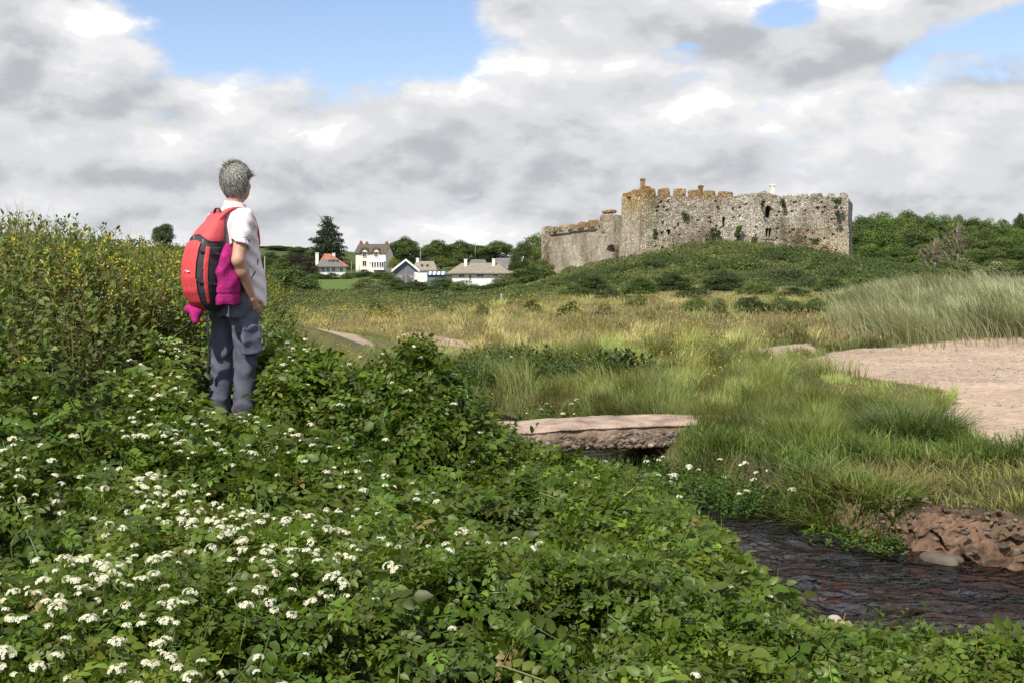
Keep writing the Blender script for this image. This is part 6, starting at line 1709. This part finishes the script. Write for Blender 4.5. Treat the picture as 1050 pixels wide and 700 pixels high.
# ------------------------------------------------------------------ stone slab bridge
def rocks_template(seed, n=10):
    V, Q = rough_block((1, 1, 1), seed, 6, .10, taper=.0); V[:, 2] -= .5
    r = np.random.default_rng(seed); k = np.linalg.norm(V, axis=1)[:, None]; V = V / k * (.5 + .5 * (k - .5) * .5); V *= 1 + .5 * (vnoise3(V[:, 0] * 3 + seed, V[:, 1] * 3, V[:, 2] * 3, seed)[:, None] - .5)
    return V, Q
M_rock = colmat('stream_stone', None, .8, 9, .3, .5, 30, attr=True, bdist=.01)
M_mortar = colmat('pinkish_concrete', None, .95, 6, .42, .9, 38, bdist=.02, attr=True)

def build_bridge():
    o = empty('slab_bridge', (0, 0, 0), label='low pinkish concrete and stone slab footbridge across the stream', cat='bridge')
    # deck: gently bowed, worn surface
    L0, L1 = np.array([-.55, 9.45]), np.array([2.75, 10.35]); d = (L1 - L0); Ln = np.linalg.norm(d); d /= Ln; nn = np.array([d[1], -d[0]])
    nu, nw = 170, 22; u = np.linspace(0, Ln, nu); w = np.linspace(-.05, .62, nw); U, Wd = np.meshgrid(u, w, indexing='ij')
    zt = -1.255 + .035 * np.sin(U / Ln * 2.6) - .035 * smooth(1.9, 3.0, U) - .03 * smooth(.5, .0, U) + .022 * (fbm(U * 5, Wd * 5, 401) - .5) + .012 * (fbm(U * 16, Wd * 16, 402) - .5)
    jit = .035 * (fbm(U * 3, 0 * U + .5, 403) - .5) * (Wd < 0.02)
    zt -= .03 * (smooth(.03, -.05, Wd) + smooth(.56, .62, Wd))
    X = L0[0] + d[0] * U - nn[0] * (Wd + jit); Y = L0[1] + d[1] * U - nn[1] * (Wd + jit)
    V = np.stack([X, Y, zt], -1).reshape(-1, 3); i = np.arange(nu * nw).reshape(nu, nw)
    Q = [np.stack([i[:-1, :-1], i[1:, :-1], i[1:, 1:], i[:-1, 1:]], -1).reshape(-1, 4)]
    nv = 14; F_ = []
    for t in range(nv):
        z = zt[:, 0] - .003 - (t / (nv - 1)) * .155; bulge = .05 * (fbm(u * 9, 0 * u + z.mean() * 9, 404) - .5) + .02 * math.sin(t / (nv - 1) * 3.1)
        k = .02 - bulge; F_.append(np.stack([X[:, 0] - nn[0] * k, Y[:, 0] - nn[1] * k, z], -1))
    Fv = np.stack(F_, 1); n0 = len(V); V = np.concatenate([V, Fv.reshape(-1, 3)]); j = n0 + np.arange(nu * nv).reshape(nu, nv)
    Q.append(np.stack([j[:-1, :-1], j[:-1, 1:], j[1:, 1:], j[1:, :-1]], -1).reshape(-1, 4)); Q.append(np.stack([i[:-1, 0], j[:-1, 0], j[1:, 0], i[1:, 0]], -1))
    bk = np.stack([X[:, -1], Y[:, -1], zt[:, -1] - .28], -1); n1 = len(V); V = np.concatenate([V, bk]); b = n1 + np.arange(nu)
    Q.append(np.stack([i[:-1, -1], i[1:, -1], b[1:], b[:-1]], -1)); Q.append(np.stack([j[:-1, -1], b[:-1], b[1:], j[1:, -1]], -1))
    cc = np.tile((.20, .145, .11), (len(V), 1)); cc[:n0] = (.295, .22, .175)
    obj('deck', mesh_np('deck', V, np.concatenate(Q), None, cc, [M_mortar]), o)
    # rubble set in the front face
    sc = Scatter(); T = [rocks_template(q) for q in range(6)]
    for q, (tv, tq) in enumerate(T):
        m = 80; uu = rng.uniform(.1, 2.35, m); zz = rng.uniform(0, 1, m); k = (uu / Ln * (nu - 1)).astype(int)
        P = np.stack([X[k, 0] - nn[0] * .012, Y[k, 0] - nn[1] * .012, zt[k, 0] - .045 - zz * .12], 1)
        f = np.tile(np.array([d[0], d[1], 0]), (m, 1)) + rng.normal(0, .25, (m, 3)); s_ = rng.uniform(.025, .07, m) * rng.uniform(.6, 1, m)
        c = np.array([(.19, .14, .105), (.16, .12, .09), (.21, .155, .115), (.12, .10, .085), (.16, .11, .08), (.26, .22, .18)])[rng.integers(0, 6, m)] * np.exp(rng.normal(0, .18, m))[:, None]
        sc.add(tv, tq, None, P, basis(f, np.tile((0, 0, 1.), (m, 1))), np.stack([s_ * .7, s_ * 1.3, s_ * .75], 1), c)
    obj('rubble_face', sc.mesh('rubble_face', [M_rock], False), o, kind='stuff')
build_bridge()

# ------------------------------------------------------------------ stones
RT = [rocks_template(20 + q) for q in range(8)]
def rock(px, py, z, size, col, label, q=0, name='rock', cat='rock', group=None, sink=.3):
    d = -z * F / (py - HOR); x = (px - 525) / F * d; V, Q = RT[q % 8]
    a = rng.uniform(0, 6.28); s = np.array(size); V = V * s; V = np.stack([V[:, 0] * math.cos(a) - V[:, 1] * math.sin(a), V[:, 0] * math.sin(a) + V[:, 1] * math.cos(a), V[:, 2] + s[2] * (.5 - sink)], 1)
    return obj(name, mesh_np(name, V, Q, None, vary(col, 1, 0, 0) * np.ones((len(V), 3)), [M_rock], True), None, (x, d, z), label=label, cat=cat, group=group)
rock(965, 579, -1.62, (.24, .15, .10), (.095, .08, .062), 'wet grey brown stone at the waterline below the earth bank', 0)
rock(857, 648, -1.56, (.11, .09, .10), (.36, .31, .26), 'pale rounded stone at the edge of the cress bed', 1)
rock(905, 582, -1.68, (.15, .12, .07), (.07, .042, .03), 'dark red stone just breaking the water near the bank', 2)
rock(815, 588, -1.70, (.26, .20, .09), (.075, .04, .027), 'rusty red stone under the ripple', 3)
rock(842, 568, -1.65, (.22, .15, .10), (.06, .05, .05), 'dark stone making the ripple in midstream', 4)
rock(760, 545, -1.70, (.24, .18, .10), (.07, .04, .03), 'reddish stone in the shallows under the cress clump', 5)
rock(690, 505, -1.62, (.2, .15, .08), (.17, .07, .035), 'orange brown stone below the slab bridge', 6)
BK = 'stones bedded in the eroded earth bank'
for k, (px, py, sz, c) in enumerate([(958, 540, .09, (.14, .12, .10)), (990, 546, .12, (.11, .085, .065)), (1012, 542, .10, (.16, .14, .12)), (1030, 560, .13, (.10, .075, .06)), (1000, 565, .09, (.12, .10, .085)), (1044, 546, .08, (.15, .13, .11))]):
    d = 6.70 - (px - 930) * .0013 - (py - 540) * .004; x = (px - 525) / F * d; z = (HOR - py) / F * d; V, Q = RT[k % 8]
    obj('bank_stone', mesh_np('bank_stone', V * np.array([sz * .5, sz * .36, sz * .2]), Q, None, np.ones((len(V), 3)) * np.array(c) * .6, [M_rock], True), None, (x, d, z), rng.uniform(0, 6), label='flat brown stone bedded in the eroded earth bank', cat='stone', group=BK)

def build_earth_bank():
    # ragged eroded face above the far waterline
    P = []
    for i in range(6, 10):
        for t in np.linspace(.85 if i == 6 else 0, 1, 170, endpoint=False): P.append((*(STREAM[i] * (1 - t) + STREAM[i + 1] * t), SW[i] * (1 - t) + SW[i + 1] * t))
    P = np.array(P)
    for _ in range(40): P[1:-1] = (P[:-2] + 2 * P[1:-1] + P[2:]) / 4
    tg = np.gradient(P[:, :2], axis=0); tg /= np.linalg.norm(tg, axis=1)[:, None]; nr = np.stack([-tg[:, 1], tg[:, 0]], 1)
    ln = np.concatenate([[0], np.cumsum(np.linalg.norm(np.diff(P[:, :2], axis=0), axis=1))])
    nt = 90; t = np.linspace(0, 1, nt); Sg, T = np.meshgrid(ln, t, indexing='ij')
    rid = 1 - np.abs(fbm(Sg * 5 + .3 * T, T * 4.5, 421, 4) * 2 - 1) * 2
    clod = fbm(Sg * 11, T * 6, 422, 5) - .5
    off = -.15 + .48 * T ** 1.2 - .13 * (rid - .45) * np.sin(np.pi * np.clip(T * 1.1, 0, 1)) + .13 * clod
    z = -1.70 + .33 * smooth(0, .85, T) + .05 * clod + .03 * (fbm(Sg * 2.5, T * 3, 424) - .5) * np.sin(np.pi * T) + .05 * clod - .05 * smooth(.85, 1, T)
    fade = smooth(0, .35, Sg); off = off + .25 * (1 - fade); z = z - .10 * (1 - fade)
    X = P[:, 0:1] + nr[:, 0:1] * (P[:, 2:3] + off); Y = P[:, 1:2] + nr[:, 1:2] * (P[:, 2:3] + off)
    c = np.array([.125, .080, .055]) * (.45 + 1.0 * fbm(Sg * 9, T * 6, 423, 4))[..., None]
    c = c * (1 - .5 * smooth(.5, .62, fbm(Sg * 7, T * 9, 425, 3)))[..., None]
    i = np.arange(Sg.size).reshape(Sg.shape); q = np.stack([i[:-1, :-1], i[1:, :-1], i[1:, 1:], i[:-1, 1:]], -1).reshape(-1, 4)
    m = colmat('bare_earth', None, .95, 30, .3, .8, 50, .1, attr=True, bdist=.02)
    obj('earth_bank', mesh_np('earth_bank', np.stack([X, Y, z], -1).reshape(-1, 3), q, None, c.reshape(-1, 3), [m], True), kind='structure')
build_earth_bank()

def build_gravel():
    sc = Scatter()
    for q in range(4):
        tv, tq = RT[q]
        # stream bed
        n = 900; y = rng.uniform(4.2, 9, n); x = rng.uniform(-.5, 4.5, n); sd, _ = stream_sd(x, y); k = (sd < .05); x, y = x[k], y[k]; n = len(x); s = rng.uniform(.03, .11, n)
        c = np.array([(.075, .042, .028), (.065, .05, .042), (.085, .045, .03), (.045, .042, .04), (.10, .07, .045)])[rng.integers(0, 5, n)]
        sc.add(tv, tq, None, np.stack([x, y, H(x, y) + s * .1], 1), basis(unit(n), unit(n) * .3 + (0, 0, 1)), np.stack([s * 1.3, s, s * .7], 1), c * np.exp(rng.normal(0, .3, n))[:, None])
        n = 800; y = rng.uniform(5.2, 7.6, n); x = rng.uniform(2.1, 4.2, n); sd, sdd = stream_sd(x, y); k = (sd > -.10) & (sd < .22) & (sdd > 0) & (x > 2.25); x, y, sd = x[k], y[k], sd[k]; n = len(x); s = rng.uniform(.008, .035, n)
        c = np.array([(.115, .075, .05), (.085, .058, .04), (.13, .09, .06), (.115, .095, .075)])[rng.integers(0, 4, n)]
        zc = -1.62 + .30 * smooth(-.08, .26, sd); zc = np.maximum(zc, H(x, y))
        sc.add(tv, tq, None, np.stack([x, y, zc], 1), basis(unit(n), unit(n) * .6 + (0, 0, 1)), np.stack([s * 1.4, s, s * .7], 1), c * np.exp(rng.normal(0, .25, n))[:, None])
    obj('gravel', sc.mesh('gravel', [M_rock], True), kind='stuff')
    sc = Scatter(); tv, tq = RT[2]
    tv8 = np.array([(-.5, -.5, -.4), (.5, -.5, -.4), (.5, .5, -.4), (-.5, .5, -.4), (-.36, -.36, .35), (.36, -.36, .35), (.36, .36, .35), (-.36, .36, .35)]); tq8 = [(0, 1, 5, 4), (1, 2, 6, 5), (2, 3, 7, 6), (3, 0, 4, 7), (4, 5, 6, 7)]
    n = 110000; y = rng.uniform(8.5, 22, n); x = rng.uniform(3, 11, n)
    k = inpoly(x, y, SAND[0]) & (rng.uniform(0, 1, n) < .04 + .9 * smooth(.42, .6, fbm(x / 1.5, y / 1.5, 73)) * smooth(6, 8, x) * smooth(18.5, 13, y)); x, y = x[k], y[k]; n = len(x); s = rng.uniform(.006, .026, n) * np.where(rng.uniform(0, 1, n) < .06, 2.0, 1)
    c = np.array([(.30, .25, .22), (.22, .20, .19), (.38, .28, .22), (.16, .15, .15), (.34, .31, .28)])[rng.integers(0, 5, n)]
    sc.add(tv8, tq8, None, np.stack([x, y, H(x, y) + s * .2], 1), basis(unit(n) * (1, 1, .15), unit(n) * .3 + (0, 0, 1)), np.stack([s * 1.3, s, s * .6], 1), c)
    obj('pebbles', sc.mesh('pebbles', [M_rock], True), kind='stuff')
build_gravel()

# ------------------------------------------------------------------ single plants worth naming
def leafy_plant(name, px, py, d, top, r, nst, kinds, base, label, leaf=.07, w=.5, flowers=0, fcol=(.78, .78, .75), mat=M_herb, nl=12, yell=0):
    """a clump of leafy stems; its top lies at photo row `top`"""
    x, y, _ = at(px, py, d); zg = float(H(x, y)); zg = max(zg, WATER_Z); h0 = (HOR - top) / F * d - zg
    sc = Scatter(); tips = []
    for q in range(kinds):
        tv, tq, tt, tc, tip = stalk_template(1.0, nl, leaf / h0, w, 500 + q + int(px), 62)
        n = nst // kinds; rr = r * np.sqrt(rng.uniform(0, 1, n)); a = rng.uniform(0, 6.28, n); P = np.stack([rr * np.cos(a), rr * np.sin(a), np.full(n, -.03)], 1)
        up = np.stack([.35 * rr / r * np.cos(a), .35 * rr / r * np.sin(a), np.ones(n)], 1) + .12 * rng.normal(size=(n, 3)); f = unit(n)
        s = h0 * rng.uniform(.6, 1.02, n) * (1 - .35 * (rr / r) ** 2)
        Rm = basis(np.cross(up, np.cross(f, up)), up); sc.add(tv, tq, tt, P, Rm, s, vary(base, n, .22), tc)
        tips.append(P + np.einsum('nij,j->ni', Rm, tip) * s[:, None])
    o = empty(name, (x, y, zg), 0, label=label, cat='plant'); obj('foliage', sc.mesh('foliage', [mat]), o)
    if flowers:
        T = np.concatenate(tips); T = T[rng.permutation(len(T))[:flowers]]
        for i, t in enumerate(T):
            f = obj('flower_head', FPROTO[i % 5][0], o, tuple(t + (0, 0, .025)), rng.uniform(0, 6)); f.scale = (1.25,) * 3
    return o
leafy_plant('dropwort', 742, 505, 8.15, 472, .40, 150, 3, (.06, .11, .02), 'cress clump with white flowers at the foot of the slab bridge', .06, .6, 16, mat=M_leaf)
leafy_plant('dropwort', 705, 512, 8.2, 482, .26, 70, 3, (.065, .115, .02), 'smaller leafy cress clump left of the white flowered one', .06, .6, 4, mat=M_leaf)
leafy_plant('dropwort', 676, 488, 9.0, 462, .24, 80, 3, (.06, .11, .02), 'leafy cress clump hiding the right end of the slab', .06, .6, 3, mat=M_leaf)
leafy_plant('dropwort', 640, 492, 8.9, 463, .24, 70, 3, (.06, .11, .02), 'cress shoots standing before the dark gap under the slab', .065, .6, 2, mat=M_leaf)
leafy_plant('dropwort', 775, 512, 8.0, 484, .22, 60, 3, (.06, .11, .02), 'low cress clump touching the grass tussock', .055, .6, 5, mat=M_leaf)
leafy_plant('broadleaf_weed', 868, 545, 7.1, 535, .25, 60, 3, (.07, .125, .02), 'bright leafy weeds growing at the waterline below the tussock', .06, .6, mat=M_leaf)
leafy_plant('broadleaf_weed', 905, 552, 6.9, 540, .16, 30, 3, (.06, .11, .02), 'small leafy weed at the left end of the earth bank', .05, .6, mat=M_leaf)
leafy_plant('dropwort', 430, 420, 6.9, 364, .36, 300, 4, (.05, .10, .016), 'tall dark leafy plant rising above the middle of the cress bed', .10, .5, 3, mat=M_leaf)
leafy_plant('dropwort', 495, 445, 7.4, 418, .34, 150, 3, (.055, .105, .016), 'leafy shoots in front of the left end of the slab', .09, .5, 2, mat=M_leaf)
leafy_plant('dropwort', 590, 500, 7.6, 458, .40, 130, 3, (.06, .11, .018), 'loose leafy shoots below the middle of the slab', .08, .5, 3, mat=M_leaf)
leafy_plant('dropwort', 655, 500, 7.8, 478, .30, 90, 3, (.06, .11, .018), 'leafy cress shoots standing in the water under the right half of the slab', .07, .5, 2, mat=M_leaf)
leafy_plant('dropwort', 300, 420, 8.4, 368, .7, 200, 4, (.05, .09, .018), 'dark leafy herbs to the right of the walker', .08, .45, 6, mat=M_leaf)
leafy_plant('dropwort', 345, 415, 9.2, 378, .5, 130, 4, (.055, .095, .018), 'leafy herbs beyond the walker at the foot of the bank', .08, .45, 4, mat=M_leaf)
leafy_plant('dropwort', 938, 665, 4.15, 610, .16, 50, 3, (.05, .09, .014), 'taller leafy shoot in front of the stream at the lower right', .05, .6, mat=M_leaf)
leafy_plant('dock_plant', 632, 396, 15.5, 356, .6, 110, 3, (.045, .075, .018), 'large dark dock plant in the grass behind the slab', .20, .45)
leafy_plant('dock_plant', 680, 410, 14.2, 384, .35, 34, 3, (.06, .09, .022), 'smaller dark dock plant right of the large one', .18, .45)
leafy_plant('broadleaf_weed', 525, 405, 15.4, 350, 1.0, 480, 4, (.06, .095, .022), 'dense green weeds on the far bank above the upstream water', .13, .4, 3)
leafy_plant('broadleaf_weed', 452, 400, 13.6, 368, .5, 170, 4, (.06, .105, .022), 'darker green weeds left of the upstream water', .10, .4)
leafy_plant('dropwort', 575, 427, 12.6, 408, .45, 110, 3, (.07, .115, .025), 'low green herbs with small white flowers behind the slab', .07, .45, 14)
leafy_plant('ragwort', 700, 362, 24, 338, .9, 110, 3, (.11, .125, .03), 'yellow green bushy weed in the middle of the meadow', .12, .35)
leafy_plant('broadleaf_weed', 752, 357, 27, 345, .7, 60, 3, (.055, .08, .025), 'dark low weed beside the sandy meadow path', .14, .4)
leafy_plant('broadleaf_weed', 535, 330, 50, 318, 1.5, 60, 3, (.06, .085, .025), 'dark green weed patch far out in the straw meadow', .3, .45)
leafy_plant('broadleaf_weed', 402, 370, 19, 362, .35, 30, 3, (.055, .09, .025), 'small weed tuft on the left sand strip', .12, .45)

for (px, top, r, lab) in [(20, 207, .35, 'leafy nettles breaking the skyline at the far left of the bank'), (62, 212, .3, 'dark nettle shoots on the bank crest'), (88, 219, .3, 'last dark nettles on the bank crest before it drops')]:
    leafy_plant('nettle', px, 240, 9.0, top, r, 60, 3, (.06, .10, .025), lab, .085, .4)
def umbel(px, py, d, h, r, label, seed):
    x, y, z = at(px, py, d); rr = np.random.default_rng(seed); o = empty('hogweed', (x, y, z - h), 0, label=label, cat='plant')
    mb = MB(); mb.tube([(0, 0, 0), (.01, 0, h * .5), (0, 0, h - .07)], [.006, .005, .004], 6, (.14, .14, .06))
    sc = Scatter()
    for i in range(22):
        a = i * 2.4; q = r * math.sqrt((i + .5) / 22); e = np.array([q * math.cos(a), q * math.sin(a), h - .012 - q * q / r * .35])
        mb.tube([(0, 0, h - .075), e * (.6, .6, 1) - (0, 0, .02), e], [.0016, .0014, .001], 4, (.20, .14, .07))
        n = 16; P = e + rr.normal(0, .007, (n, 3)) * (1, 1, .3); nr = unit(n) * .4 + (0, 0, 1)
        sc.add(SV, SQ, None, P, basis(np.cross(nr, unit(n)), nr), np.full(n, .006), vary((.52, .44, .30), n, .2))
    mb.build('stem', M_stem, o, True); obj('flower_head', sc.mesh('flower_head', [M_flower]), o)
umbel(158, 625, 3.25, .45, .075, 'large browning umbel with spreading rays low in the cress bed', 1)
umbel(60, 690, 2.85, .4, .05, 'faded umbel near the bottom left corner', 2)
umbel(180, 600, 3.4, .45, .05, 'small cream umbel just above the large browning one', 3)
umbel(125, 665, 2.95, .4, .045, 'lowest cream umbel in the cress bed', 4)
# thin dead stick over the water
mb = MB(); p0, p1 = at(632, 513, 6.9), at(650, 500, 7.0); mb.tube([p0, ((p0[0] + p1[0]) / 2, p0[1], (p0[2] + p1[2]) / 2 + .01), p1], [.006, .005, .003], 6, (.4, .36, .2))
mb.build('dead_stem', M_stem, None, True, label='pale dead stem lying over the cress below the slab', cat='stem')
